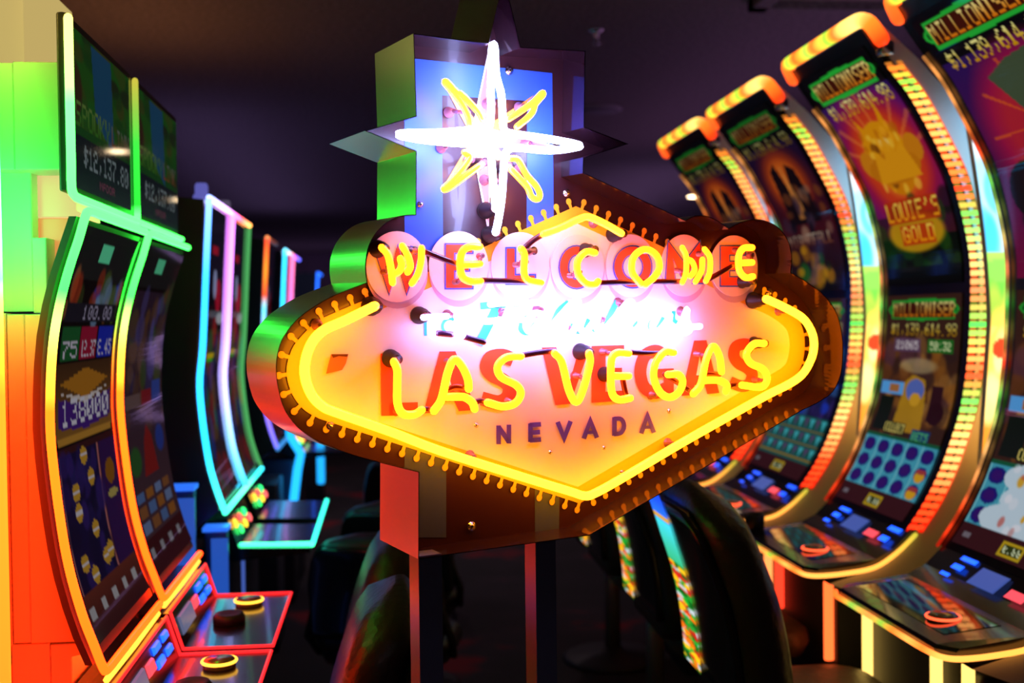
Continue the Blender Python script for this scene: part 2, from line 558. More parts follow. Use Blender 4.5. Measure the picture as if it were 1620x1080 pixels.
def art_fire_top():
    a = Art(80, 150, (10, 8, 14))
    a.grad(0.2, .7, (26, 14, 50), (70, 16, 26)); a.grad(.7, 1, (60, 16, 30), (14, 14, 22))
    for r, c in ((.5, (110, 30, 30)), (.4, (190, 70, 20)), (.3, (230, 110, 30))):
        a.ell(.5, .42, r, r * .5, c, .7, .5)
    a.poly([(.22, .65), (.3, .34), (.42, .30), (.48, .5), (.6, .32), (.72, .36), (.8, .65)], (24, 12, 20))
    a.poly([(.45, .5), (.5, .3), (.55, .5), (.58, .62), (.44, .62)], (235, 150, 70), .7)
    a.blotch(24, .05, .45, .95, .7, [(60, 40, 60), (120, 60, 30), (20, 16, 30), (150, 110, 90)], .04, .09, 5)
    a.text('NIGHTFALL', .1, .70, .92, .76, (190, 170, 150), (120, 60, 40))
    a.blotch(26, .1, .78, .9, .96, [(200, 140, 20), (30, 90, 30), (20, 40, 20), (160, 100, 20)], .04, .10, 6)
    art_jackpot(a, .04, 1.0, .6)
    return a


def art_queen_top():
    a = Art(100, 190, (10, 8, 16))
    a.grad(.2, 1, (45, 18, 90), (120, 16, 60))
    a.ell(.6, .50, .62, .34, (170, 20, 70), .9, .5); a.ell(.6, .50, .45, .25, (200, 45, 40), .6, .5)
    for k in range(10):
        t = k * .62
        a.poly([(.6, .5), (.6 + math.cos(t) * .5, .5 + math.sin(t) * .27), (.6 + math.cos(t + .05) * .5, .5 + math.sin(t + .05) * .27)], (240, 110, 30), .6)
    a.poly([(.30, .30), (.50, .26), (.80, .24), (.95, .34), (.75, .46), (.62, .66), (.55, .52)], (70, 84, 60)); a.poly([(.36, .52), (.52, .70), (.74, .78), (.62, .80), (.40, .68)], (200, 185, 50))
    a.ell(.78, .52, .17, .13, (190, 100, 50)); a.ell(.8, .82, .3, .16, (90, 100, 60)); a.ell(.25, .70, .18, .10, (26, 18, 22))
    a.blotch(30, .1, .6, 1, 1, [(120, 50, 40), (60, 60, 40), (170, 80, 60), (30, 20, 30)], .04, .1, 9)
    art_jackpot(a, .035)
    return a


def art_spook():
    a = Art(110, 90, (20, 110, 24))
    a.grad(0, .6, (30, 130, 20), (60, 120, 20))
    a.blotch(50, 0, 0, 1, .6, [(30, 140, 30), (80, 110, 20), (120, 80, 20), (20, 90, 20), (40, 40, 20)], .05, .16, 2)
    a.poly([(.30, .02), (.62, .02), (.66, .66), (.36, .50)], (30, 110, 170), .95)   # plain blue block
    a.ell(.05, .38, .12, .2, (90, 40, 20), .8, .4)
    a.grad(.66, 1, (14, 34, 40), (10, 60, 40))
    a.text('SPOOKY', .06, .44, .60, .60, (160, 200, 90), (70, 170, 30)); a.text('LINK', .62, .46, .96, .60, (150, 170, 150), (190, 90, 30))
    a.text('$12,137.80', .16, .70, .92, .84, (190, 215, 220)); a.text('MAJOR', .40, .89, .66, .94, (190, 90, 120))
    a.a *= .45
    return a


def art_coins():
    a = Art(80, 170, (14, 9, 12))
    a.rect(.0, .0, 1, .13, (30, 30, 32))
    a.rect(.38, .035, .56, .085, (110, 255, 190))
    a.blotch(20, .05, .13, .9, .22, [(200, 60, 30), (60, 60, 220), (120, 150, 190), (190, 110, 60), (90, 110, 40)], .04, .09, 3)
    a.rect(.1, .19, .9, .235, (30, 26, 40)); a.text('100.00', .35, .195, .85, .23, (170, 160, 190))
    for x0, c, st in ((.10, (25, 95, 45), '75'), (.38, (165, 20, 55), '12.87'), (.66, (25, 40, 190), '8.45')):
        a.rect(x0, .245, x0 + .26, .33, c); a.text(st, x0 + .02, .28, x0 + .26, .325, (225, 215, 235))
    a.grad(.335, .52, (70, 40, 22), (150, 100, 40))
    a.poly([(.12, .385), (.5, .35), (.88, .385), (.5, .43)], (190, 120, 30)); a.poly([(.1, .405), (.5, .425), (.9, .405), (.5, .44)], (230, 215, 210))
    a.poly([(.1, .42), (.5, .44), (.92, .42), (.92, .49), (.5, .505), (.1, .49)], (70, 30, 130)); a.text('138000', .14, .425, .92, .488, (235, 230, 245))
    a.rect(.08, .51, .92, .53, (200, 140, 50)); a.rect(0, .535, 1, 1, (60, 22, 26))
    a.rect(.06, .55, .66, .885, (190, 110, 110)); a.rect(.08, .555, .64, .88, (24, 16, 60)); a.rect(.68, .55, .97, .88, (50, 20, 80))
    a.blotch(26, .1, .56, .62, .87, [(40, 30, 100), (20, 14, 46), (50, 30, 110)], .05, .1, 4)
    q = random.Random(5)
    for cx, cy in ((.42, .57), (.50, .63), (.25, .65), (.25, .70), (.45, .76), (.20, .82), (.30, .86), (.52, .84), (.60, .83)):
        a.ell(cx, cy, .055, .022, (215, 160, 50)); a.rect(cx - .05, cy - .003, cx + .05, cy + .003, (230, 220, 230))
    a.ell(.82, .64, .08, .035, (150, 90, 20)); a.ell(.82, .70, .09, .012, (190, 170, 90))
    a.grad(.885, 1, (110, 45, 35), (60, 20, 24))
    for i in range(5): a.rect(.08 + i * .18, .915, .15 + i * .18, .945, (190, 185, 190))
    a.a *= .62
    return a


def art_tower():
    a = Art(80, 170, (14, 9, 12))
    a.rect(.0, .0, 1, .13, (30, 30, 32)); a.rect(.38, .035, .56, .085, (110, 255, 190))
    a.grad(.14, .9, (50, 30, 50), (80, 50, 60))
    a.blotch(60, 0, .14, 1, .55, [(90, 60, 50), (110, 70, 40), (60, 50, 100), (60, 80, 40), (130, 90, 70), (90, 80, 160)], .05, .12, 12)
    a.rect(.1, .46, .42, .50, (120, 90, 90)); a.rect(.46, .45, .7, .5, (150, 30, 40)); a.rect(.72, .43, .94, .5, (60, 80, 180))
    a.poly([(.36, .72), (.44, .60), (.52, .56), (.62, .60), (.70, .72)], (150, 30, 30)); a.ell(.2, .66, .14, .05, (40, 110, 40), .8, .4); a.ell(.82, .62, .12, .05, (40, 70, 190), .8, .4)
    for i in range(4):
        for j in range(3): a.rect(.10 + i * .21, .75 + j * .045, .26 + i * .21, .785 + j * .045, q2(i * 3 + j))
    a.rect(0, .89, 1, 1, (70, 20, 26))
    for i in range(4): a.rect(.1 + i * .22, .92, .18 + i * .22, .95, (170, 165, 175))
    a.a *= .58
    return a


def q2(i):
    return [(90, 120, 180), (150, 90, 50), (120, 140, 190), (170, 100, 40)][i % 4]


def art_blue():
    a = Art(70, 170, (8, 9, 16))
    a.grad(0, .4, (14, 16, 26), (10, 10, 20)); a.grad(.45, 1, (34, 26, 60), (60, 40, 40))
    a.rect(.30, .13, .55, .16, (190, 20, 40)); a.ell(.6, .30, .12, .06, (190, 20, 50)); a.ell(.45, .26, .07, .05, (170, 180, 230))
    a.blotch(60, 0, .40, 1, 1, [(30, 50, 150), (160, 30, 30), (40, 110, 110), (130, 90, 40), (40, 90, 40), (90, 60, 120)], .05, .14, 21)
    a.rect(.05, .355, .95, .375, (90, 90, 100)); a.ell(.7, .38, .15, .02, (190, 195, 205))
    a.rect(.25, .50, .55, .515, (220, 190, 20)); a.rect(.25, .52, .5, .53, (60, 190, 30))
    a.a *= .72
    return a


def art_fin(w=50, h=150, dim=1.0):
    a = Art(w, h, (90, 200, 240))
    a.grad(0, .42, (60, 170, 250), (190, 235, 250)); a.blotch(22, 0, 0, 1, .40, [(255, 255, 255), (40, 180, 240), (210, 245, 255)], .1, .3, 31)
    a.grad(.42, .62, (170, 225, 90), (30, 170, 40)); a.ell(.3, .47, .5, .03, (130, 210, 80)); a.ell(.8, .50, .5, .025, (190, 230, 110))
    a.poly([(0, .66), (.15, .60), (.5, .62), (.85, .57), (1, .60), (1, 1), (0, 1)], (245, 170, 50))
    a.blotch(60, 0, .60, 1, 1, [(255, 200, 90), (250, 225, 140), (235, 140, 40), (255, 240, 190), (200, 100, 30), (255, 190, 80)], .10, .22, 33)
    a.ell(.2, .68, .14, .03, (230, 60, 30)); a.ell(.6, .635, .10, .03, (235, 80, 30))
    a.a *= dim
    return a


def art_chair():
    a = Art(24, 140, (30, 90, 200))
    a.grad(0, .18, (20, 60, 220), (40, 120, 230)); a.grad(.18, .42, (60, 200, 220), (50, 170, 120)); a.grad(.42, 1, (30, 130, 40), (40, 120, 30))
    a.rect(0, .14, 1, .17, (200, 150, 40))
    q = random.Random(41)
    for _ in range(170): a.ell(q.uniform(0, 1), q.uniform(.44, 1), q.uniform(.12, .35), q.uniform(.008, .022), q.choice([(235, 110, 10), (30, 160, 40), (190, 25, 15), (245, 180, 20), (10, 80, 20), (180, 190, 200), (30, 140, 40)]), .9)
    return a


def art_mesh(b, art, surf, mt, gain=1.0):
    """surf(u, v) -> 3D point; u left..right, v top..bottom"""
    A = art.lin() * gain
    h, w = A.shape[:2]
    # one vertex per texel
    vs = []; cs = []
    for j in range(h):
        for i in range(w):
            vs.append(tuple(surf(i / (w - 1), j / (h - 1)))); cs.append(tuple(A[j, i]))
    fs = [(j * w + i, j * w + i + 1, (j + 1) * w + i + 1, (j + 1) * w + i) for j in range(h - 1) for i in range(w - 1)]
    b.add(vs, fs, mt, True, cs)


def profile(pts, n=60):
    """resample (X, z) profile by arc length"""
    P = spline(pts, 10)
    d = [0]
    for a, c in zip(P, P[1:]): d.append(d[-1] + float(np.linalg.norm(c - a)))
    out = []
    for k in range(n + 1):
        t = d[-1] * k / n
        i = min(max(0, int(np.searchsorted(d, t)) - 1), len(P) - 2)
        f = (t - d[i]) / max(d[i + 1] - d[i], 1e-9)
        out.append(tuple(P[i] + (P[i + 1] - P[i]) * f))
    return out


def at(prof, t):
    n = len(prof) - 1
    x = min(max(t, 0), 1) * n
    i = min(int(x), n - 1)
    return lerp(prof[i], prof[i + 1], x - i)


def nrm(prof, t, s=1):
    a = at(prof, t - .01); c = at(prof, t + .01)
    dx, dz = c[0] - a[0], c[1] - a[1]
    l = math.hypot(dx, dz)
    return (-dz / l * s, dx / l * s)


# ================================================================== RIGHT ROW: tall curved machines
RP = profile([(1.300, 2.275), (1.377, 2.169), (1.430, 2.105), (1.471, 2.039), (1.536, 1.92), (1.565, 1.851), (1.595, 1.739), (1.611, 1.644), (1.613, 1.56), (1.609, 1.454), (1.600, 1.344), (1.580, 1.228), (1.541, 1.113), (1.511, 1.043), (1.470, .969), (1.420, .898)], 80)
RGY0 = [(0, (5, .5, .1)), (.05, (.9, 5, .6)), (.10, (6, 2.6, .9)), (.2, (6, 2.6, .9)), (.24, (6, 1.6, .4)), (.29, (6, .2, .1)), (.34, (.6, 4.5, .9)), (.42, (4, 4.5, 1.9)), (.5, (5, 1.1, .7)), (.56, (.5, 5, .9)),
       (.62, (5, 3, 1)), (.66, (6, .3, .2)), (.72, (.5, 5, 1)), (.80, (6, 3.6, 1.6)), (.86, (6, 2.6, 1.0)), (.92, (6, .5, .12)), (1, (6, .18, .06))]
RGY = [(t_, (c_[0] * .40, c_[1] * .34, c_[2] * .22)) for t_, c_ in RGY0]
ART_FIN = art_fin()
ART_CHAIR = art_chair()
_rcache = {}


def slot_right(y0, y1, label, top_art, low_art, key, glow_dim=1.0, full=True):
    t = thing('slot_machine', label, 'slot machine', (1.5, (y0 + y1) / 2, 0), 'tall curved slot machines along the right')
    # body: side profile extruded, front follows the curve
    fr = RP + [(1.32, .83), (1.20, .80), (1.165, .79), (1.165, .765), (1.25, .745)]
    bk = [(1.345, 2.285), (1.453, 2.19), (1.568, 2.07), (1.640, 1.97), (1.70, 1.70), (1.74, 1.4), (1.76, 1.1), (1.78, .72)]
    out = [(x + .012, z) for x, z in RP[::4]] + [(1.39, .855), (1.30, .795), (1.19, .765), (1.28, .73)] + bk[::-1]
    b = MB()
    n = len(out)
    for yy, flip in ((y0 + .01, 0), (y1 - .01, 1)):
        fs = tessellate_polygon([[Vector((x, z, 0)) for x, z in out]])
        b.add([(x, yy, z) for x, z in out], [tuple(f) for f in fs], SHELL)
    vs = [(x, y0 + .01, z) for x, z in out] + [(x, y1 - .01, z) for x, z in out]
    b.add(vs, [(i, (i + 1) % n, (i + 1) % n + n, i + n) for i in range(n)], MATTE)
    b.build('body', t)
    # black bezel sheet following the curve
    b = MB()
    sec = []
    for k in range(len(RP)):
        x, z = RP[k]; nx, nz = nrm(RP, k / (len(RP) - 1), 1)
        if nx > 0: nx, nz = -nx, -nz
        sec.append([(x, y0 + .03, z), (x, y1, z), (x + .012, y1, z), (x + .012, y0 + .03, z)])
    b.loft(sec, BLACK, False)
    b.build('bezel', t)
    if full:
        def surf(v0, v1, off=.004):
            def f(u, v):
                tt = v0 + (v1 - v0) * v
                x, z = at(RP, tt)
                return (x - off, y1 - .045 + (y0 + .075 - y1 + .045 - .0) * u, z - off * .1)
            return f
        for nm, art, v0, v1 in (('upper_screen', top_art, .03, .515), ('lower_screen', low_art, .535, .985)):
            b = MB(); art_mesh(b, art, surf(v0, v1), SCREEN, glow_dim * .75); b.build(nm, t)
    # near LED strip, chamfered, built of separate lit cells
    b = MB()
    N = 58
    for k in range(N):
        ta = .085 + .915 * k / N; tb = ta + .915 / N * .62
        c = ramp(RGY, (k + .5) / N)
        vs = []
        for tt in (ta, tb):
            x, z = at(RP, tt)
            vs += [(x - .004, y0 + .028, z), (x + .028, y0 - .002, z)]
        # small lens bulge
        mx = [(vs[0][i] + vs[3][i]) / 2 - (.004 if i < 2 else 0) for i in range(3)]
        vs.append(tuple(mx))
        b.add(vs, [(0, 1, 4), (1, 3, 4), (3, 2, 4), (2, 0, 4)], LED, False, [tuple(q * glow_dim for q in c)] * 5)
    b.build('led_strip', t)
    b = MB()   # strip backing (translucent carrier glowing dimly between the cells)
    sec = []; cc = []
    for k in range(60):
        tt = .075 + .925 * k / 59; x, z = at(RP, tt)
        sec.append([(x - .001, y0 + .031, z), (x + .034, y0 + .001, z), (x + .034, y0 + .008, z), (x + .006, y0 + .034, z)])
        c = ramp(RGY, tt); cc += [tuple(q * .45 * glow_dim for q in (c[0], c[1] * .35, c[2] * .3))] * 4
    b.loft(sec, LED, False, True, cc)
    b.build('strip_carrier', t)
    # far edge LED line
    b = MB(); pts = []; cc = []
    for k in range(70):
        tt = .10 + .9 * k / 69; x, z = at(RP, tt)
        pts.append((x - .008, y1 - .006, z)); c = ramp(RGY, tt); cc.append(tuple(q * (.35 + .5 * ((k // 2) % 2)) * glow_dim * .55 for q in c))
    b.tube(pts, .0045, LED, 6, cc); b.build('led_line', t)
    # top light bar, wraps the near corner
    b = MB()
    x, z = at(RP, 0)
    path = [(x + .015, y1 - .005, z - .02), (x - .006, y1 - .012, z + .018), (x - .008, y1 - .04, z + .024)] + [(x - .008, y1 - .04 + (y0 + .09 - y1 + .04) * k / 8, z + .024) for k in range(1, 9)] + [(x - .004, y0 + .03, z + .022), (x + .012, y0 + .004, z + .008), (x + .045, y0 + .004, z - .035)]
    sp = spline(path, 3)
    cc = []
    for k in range(len(sp)):
        u = k / (len(sp) - 1)
        cc.append(tuple(q * glow_dim * g_ for q, g_ in zip(ramp([(0, (5, .5, .2)), (.12, (5, 1.0, .3)), (.18, (1.4, 4.5, .9)), (.25, (5, .5, .2)), (.32, (5.5, 2.2, .5)), (.38, (1.2, 4.5, 1.2)), (.45, (5, .45, .2)), (.52, (5.5, 2.8, .9)), (.59, (1.2, 4.2, .8)), (.66, (5, .6, .2)), (.74, (6, 4.0, 2.5)), (.84, (6, 4.6, 3.5)), (.92, (6, 1.2, .3)), (1, (5, .25, .08))], u), (.40, .33, .10))))
    b.tube(sp, .021, LED, 12, cc); b.build('top_light_bar', t)
    # chrome joint below the corner
    b = MB(); x2, z2 = at(RP, .045)
    b.box(x2 + .002, x2 + .040, y0 - .004, y0 + .034, z2 - .022, z2 + .018, CHROME, .006); b.build('corner_joint', t)
    # console: sloping button panel then flat tray
    b = MB()
    sec = [(1.43, .905), (1.375, .852), (1.325, .828), (1.17, .812), (1.135, .808), (1.128, .80), (1.132, .782), (1.20, .772), (1.42, .79), (1.49, .86)]
    lf = [[(x, yy, z) for x, z in sec] for yy in (y0 + .012, y0 + .05, y1 - .05, y1 - .012)]
    for i in (0, 3):
        lf[i] = [(x + (.03 if x < 1.2 else 0), yy_, z) for x, yy_, z in lf[i]]
    b.loft(lf, BLACK, False)
    con = b.build('console', t)
    # buttons on the slope
    def slope(u, v, h=.004):    # u along y (0 far..1 near), v 0 top..1 bottom
        xx = 1.43 + (1.325 - 1.43) * v; zz = .905 + (.828 - .905) * v
        return Vector((xx - .6 * h, y1 + (y0 - y1) * u, zz + .8 * h))
    BB = glow('button_blue', (.02, .20, 2.4), 1.3 * glow_dim) if glow_dim == 1 else glow('button_blue_dim', (.02, .20, 2.4), .8)
    BPk = glow('button_pink', (1.3, .10, .14), 1.0); BSc = glow('small_touch_display', (.05, .09, .36), 1.0)
    for (u0, u1, v0, v1, mt, nm) in ((.22, .34, .12, .22, BB, 'button'), (.22, .30, .34, .46, BB, 'button'), (.40, .60, .20, .62, BSc, 'display'), (.66, .78, .38, .58, BPk, 'button'), (.80, .92, .10, .22, BB, 'button'), (.82, .90, .40, .55, BB, 'button'), (.20, .27, .60, .68, BB, 'button')):
        b = MB()
        q = [slope(u0, v0, .001), slope(u1, v0, .001), slope(u1, v1, .001), slope(u0, v1, .001)]
        q2_ = [slope(u0 + .01, v0 + .01, .003), slope(u1 - .01, v0 + .01, .003), slope(u1 - .01, v1 - .01, .003), slope(u0 + .01, v1 - .01, .003)]
        b.loft([q, q2_], mt, False); b.build(nm, con)
    # tray glass inlay and round spin button
    b = MB(); b.loft([[(1.175, y0 + .10, .8126 + h), (1.305, y0 + .10, .8262 + h), (1.305, y1 - .06, .8262 + h), (1.175, y1 - .06, .8126 + h)] for h in (0, .0012)], pbr('smoked_glass', (.035, .036, .025), .05, 0, .6), False); b.build('tray_glass', con)
    cy = y0 + .20
    b = MB(); b.lathe((1.225, cy, .818), (0, 0, 1), [(.036, 0), (.036, .006), (.028, .012), (.018, .014), (0, .0145)], pbr('button_clear', (.25, .18, .1), .1)); sb = b.build('spin_button', con)
    b = MB(); ring = [(1.225 + .036 * math.cos(a * math.pi / 12), cy + .036 * math.sin(a * math.pi / 12), .8235) for a in range(25)]
    b.tube(ring, .003, glow('ring_red', (3, .25, .08), 1.0), 6); b.build('button_ring', con)
    # trim light round the console
    b = MB()
    pts = [(1.43, y0 - .004, .893), (1.374, y0 - .004, .844), (1.312, y0 - .004, .808), (1.228, y0 - .004, .795), (1.160, y0 - .002, .791), (1.132, y0 + .022, .789), (1.124, y0 + .06, .789)] + [(1.121, y0 + .06 + (y1 - .05 - y0 - .06) * k / 10, .789) for k in range(1, 11)] + [(1.135, y1 - .010, .790)]
    sp = spline(pts, 4); cc = []
    for k in range(len(sp)):
        u = k / (len(sp) - 1)
        c = ramp([(0, (1.5, 2, .3)), (.08, (4.5, 2.4, .6)), (.3, (5, 2.5, .8)), (.38, (5, 1.1, .2)), (.46, (4.5, 2.2, .7)), (.55, (3.5, 1, .2)), (.62, (.7, 2.6, .4)), (.70, (4, 1.4, .5)), (.82, (.6, 2.6, .5)), (.9, (4, 1, .2)), (1, (4, .6, .1))], u)
        cc.append(tuple(q * glow_dim * g_ for q, g_ in zip(c, (.5, .33, .18))))
    b.tube(sp, .0065, LED, 8, cc); b.build('trim_light', con)
    # pedestal
    b = MB(); b.box(1.222, 1.74, y0 + .03, y1 - .03, 0, .74, MATTE, .01); ped = b.build('pedestal', t)
    for (yy, zz0, nm, c) in ((y0 + .06, .54, 0, (2.6, .30, .06)), (y1 - .035, .56, 1, (2.2, .55, .14)), (y1 - .14, .585, 2, (2.2, .08, .03))):
        if key == 'near': c = (2.0, 1.25, .28)
        if key == 'near' and nm == 2: yy = y0 + .20
        b = MB(); b.box(1.196, 1.221, yy - .008, yy + .008, zz0, .762, glow('strip_' + key + str(nm), c, glow_dim), .004); b.build('light_strip', ped)
    if key == 'b':
        b = MB(); b.lathe((1.165, y1 - .035, .811), (0, 0, 1), [(.030, 0), (.032, .05), (.030, .055), (.024, .052), (.022, .01), (0, .008)], MATTE); b.build('cup_holder', con)
    return t


def fin(yc, label, dim=1.0):
    t = thing('light_box_divider', label, 'light box', (1.6, yc, 0), 'backlit picture dividers between the curved machines')
    def edge(v):   # v 0 top..1 bottom -> (x, z)
        z = 2.07 + (1.09 - 2.07) * v
        x = 1.532 + .072 * math.sin(min(1, v * 1.5) * math.pi * .5) - .030 * max(0, v - .6) / .4
        return x, z
    for s, nm in ((-1, 'front_panel'), (1, 'rear_panel')):
        b = MB()
        art_mesh(b, ART_FIN, lambda u, v: (edge(v)[0] + .20 * u, yc + s * .0100, edge(v)[1]), PRINTLIT, 1.9 * dim)
        b.build(nm, t)
    b = MB()
    sec = []
    for k in range(20):
        x, z = edge(k / 19)
        sec.append([(x - .002, yc - .0095, z), (x + .205, yc - .0095, z), (x + .205, yc + .0095, z), (x - .002, yc + .0095, z)])
    b.loft(sec, SHELL, False); b.build('frame', t)
    b = MB(); b.box(1.68, 1.74, yc - .009, yc + .009, 0, 1.09, MATTE); b.build('stand', t)
    return t


AT, AL, AF, AQ = art_gold_top(), art_gold_low(), art_fire_top(), art_queen_top()
AL1, AL2 = art_gold_low(1), art_gold_low(2)
slot_right(2.20, 2.80, 'nearest tall curved slot machine at the right edge, cut off by the frame', AQ, AL2, 'near')
slot_right(2.96, 3.555, 'tall curved slot machine with gold rocks screen, second from the right edge', AT, AL, 'b')
slot_right(3.77, 4.42, 'tall curved slot machine with dark fiery screen, third from the right edge', AF, AL1, 'c', .9)
slot_right(4.57, 5.22, 'farthest visible tall curved slot machine, top just right of sign', AF, AL1, 'd', .85)
fin(2.88, 'backlit sky and gold rock picture panel between the two nearest curved machines')
fin(3.67, 'backlit sky and gold rock picture panel left of the gold rocks machine')
fin(4.50, 'backlit sky and gold rock picture panel between the two farthest curved machines', .9)

# ================================================================== CHAIRS
def ring_pts(c, ax_u, ax_v, hu, hv, r, n=4):
    return [c + ax_u * x + ax_v * y for x, y in rrect(-hu, hu, -hv, hv, r, n)]


def chair(x, y, face, label, group, top=1.02, seat=.52, leather=LEATH, tall=False, strip=False, cushion=None):
    """face = +1 looks towards +X, -1 towards -X"""
    t = thing('casino_chair', label, 'chair', (x, y, 0), group)
    F_ = Vector((face, 0, 0)); S = Vector((0, 1, 0)); Z = Vector((0, 0, 1))
    o = Vector((x, y, 0))
    # backrest: loft upwards, leaning back
    b = MB(); secs = []
    hb = top - seat
    H = 14
    for k in range(H + 1):
        u = k / H
        z = seat - .02 + (hb + .02) * u
        lean = -.14 - .12 * u + .03 * math.sin(u * math.pi)
        wdt = (.225 if not tall else .25) * (1 - .22 * max(0, u - .55) / .45) * math.sqrt(max(.02, 1 - max(0, (u - .80) / .2) ** 2.2 * .96))
        if u < .1: wdt *= .86 + 1.4 * u
        th = .055 * math.sqrt(max(.03, 1 - max(0, (u - .86) / .14) ** 2))
        secs.append(ring_pts(o + F_ * lean + Z * z, S, F_, wdt, th, .05))
    b.loft(secs, leather, True); bk = b.build('backrest', t)
    # rear shell
    b = MB(); secs = []
    for k in range(1, H):
        u = k / H
        z = seat + hb * u * .97
        lean = -.14 - .12 * u + .03 * math.sin(u * math.pi) - .062
        wdt = .215 * (1 - .22 * max(0, u - .55) / .45) * math.sqrt(max(.05, 1 - max(0, (u - .80) / .2) ** 2))
        secs.append(ring_pts(o + F_ * lean + Z * z, S, F_, wdt, .012, .01))
    b.loft(secs, BLACK, True); shl = b.build('back_shell', bk)
    if strip:  # emissive picture strip along one side of the back
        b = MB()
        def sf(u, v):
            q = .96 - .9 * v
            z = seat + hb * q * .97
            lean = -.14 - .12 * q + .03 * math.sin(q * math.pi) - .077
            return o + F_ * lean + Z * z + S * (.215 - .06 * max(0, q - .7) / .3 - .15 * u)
        art_mesh(b, ART_CHAIR, sf, PRINTLIT, 1.5); b.build('art_strip', bk)
    # piping seam across the backrest front
    # seat cushion
    b = MB(); secs = []
    for z, ins in ((seat - .10, .05), (seat - .085, .015), (seat - .05, 0), (seat - .02, .005), (seat - .003, .03), (seat + .006, .09)):
        secs.append(ring_pts(o + F_ * .045 + Z * z, S, F_, .23 - ins, .20 - ins, .10 - ins * .5))
    b.loft(secs, cushion or leather, True); b.build('seat', t)
    # pedestal and base
    b = MB(); b.cyl(o + F_ * .02 + Z * .02, o + F_ * .02 + Z * (seat - .09), .035, .030, GREY); b.build('column', t)
    b = MB(); b.lathe(o + F_ * .02, (0, 0, 1), [(.22, 0), (.22, .012), (.20, .022), (.06, .035), (.035, .06)], MATTE, 28); b.build('base', t)
    # arms joining back to seat
    for s in (-1, 1):
        b = MB()
        b.tube([o + F_ * -.17 + S * s * .21 + Z * (seat + .14), o + F_ * -.15 + S * s * .245 + Z * (seat + .02), o + F_ * -.06 + S * s * .235 + Z * (seat - .06), o + F_ * .06 + S * s * .20 + Z * (seat - .085)], .014, MATTE, 8)
        b.build('hinge_arm', t)
    return t


gl = 'black leather chairs at the left machines'
chair(-.24, 2.11, -1, 'black leather chair glowing red, nearest one left of the sign post', gl, 1.02)
chair(-.22, 2.64, -1, 'black leather chair directly behind the nearest chair left of the post', gl, 1.03)
c3 = chair(.0, 3.95, 1, 'black leather chair with green sheen in front of the blue lit machine', gl, .81, .42); c3.rotation_euler.z = math.radians(76)
c4 = chair(.06, 4.62, 1, 'dark leather chair farther back at the blue lit machine pair', gl, .81, .42); c4.rotation_euler.z = math.radians(80)
c5 = chair(.12, 5.9, 1, 'distant dark chair behind the sign left of its red side box', gl, .84, .42); c5.rotation_euler.z = math.radians(84)
gr = 'tall black chairs with picture edge at the right machines'
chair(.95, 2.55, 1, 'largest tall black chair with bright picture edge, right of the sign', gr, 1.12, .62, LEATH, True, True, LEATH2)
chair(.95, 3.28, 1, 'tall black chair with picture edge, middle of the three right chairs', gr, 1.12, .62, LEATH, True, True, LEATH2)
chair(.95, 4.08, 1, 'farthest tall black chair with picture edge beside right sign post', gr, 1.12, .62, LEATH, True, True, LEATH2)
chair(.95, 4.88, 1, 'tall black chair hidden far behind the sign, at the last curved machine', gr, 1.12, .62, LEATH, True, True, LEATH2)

# ================================================================== LEFT ROW: two machines with curved lower and flat upper screens
LP = profile([(-.481, 1.672), (-.515, 1.57), (-.535, 1.48), (-.543, 1.38), (-.542, 1.29), (-.524, 1.13), (-.498, 1.02), (-.470, .945)], 60)
GRN = (.16, 12.0, .30); RED = (16.0, .30, .015); YEL = (6, 4.6, .5)


def zcol(z):
    return ramp([(.90, RED), (1.36, (15, .50, .02)), (1.44, (7, 2.4, .15)), (1.50, (2.2, 6, .5)), (1.55, GRN), (1.86, (.4, 8, .6)), (1.93, (2.6, 5.6, .6)), (2.0, YEL)], z)


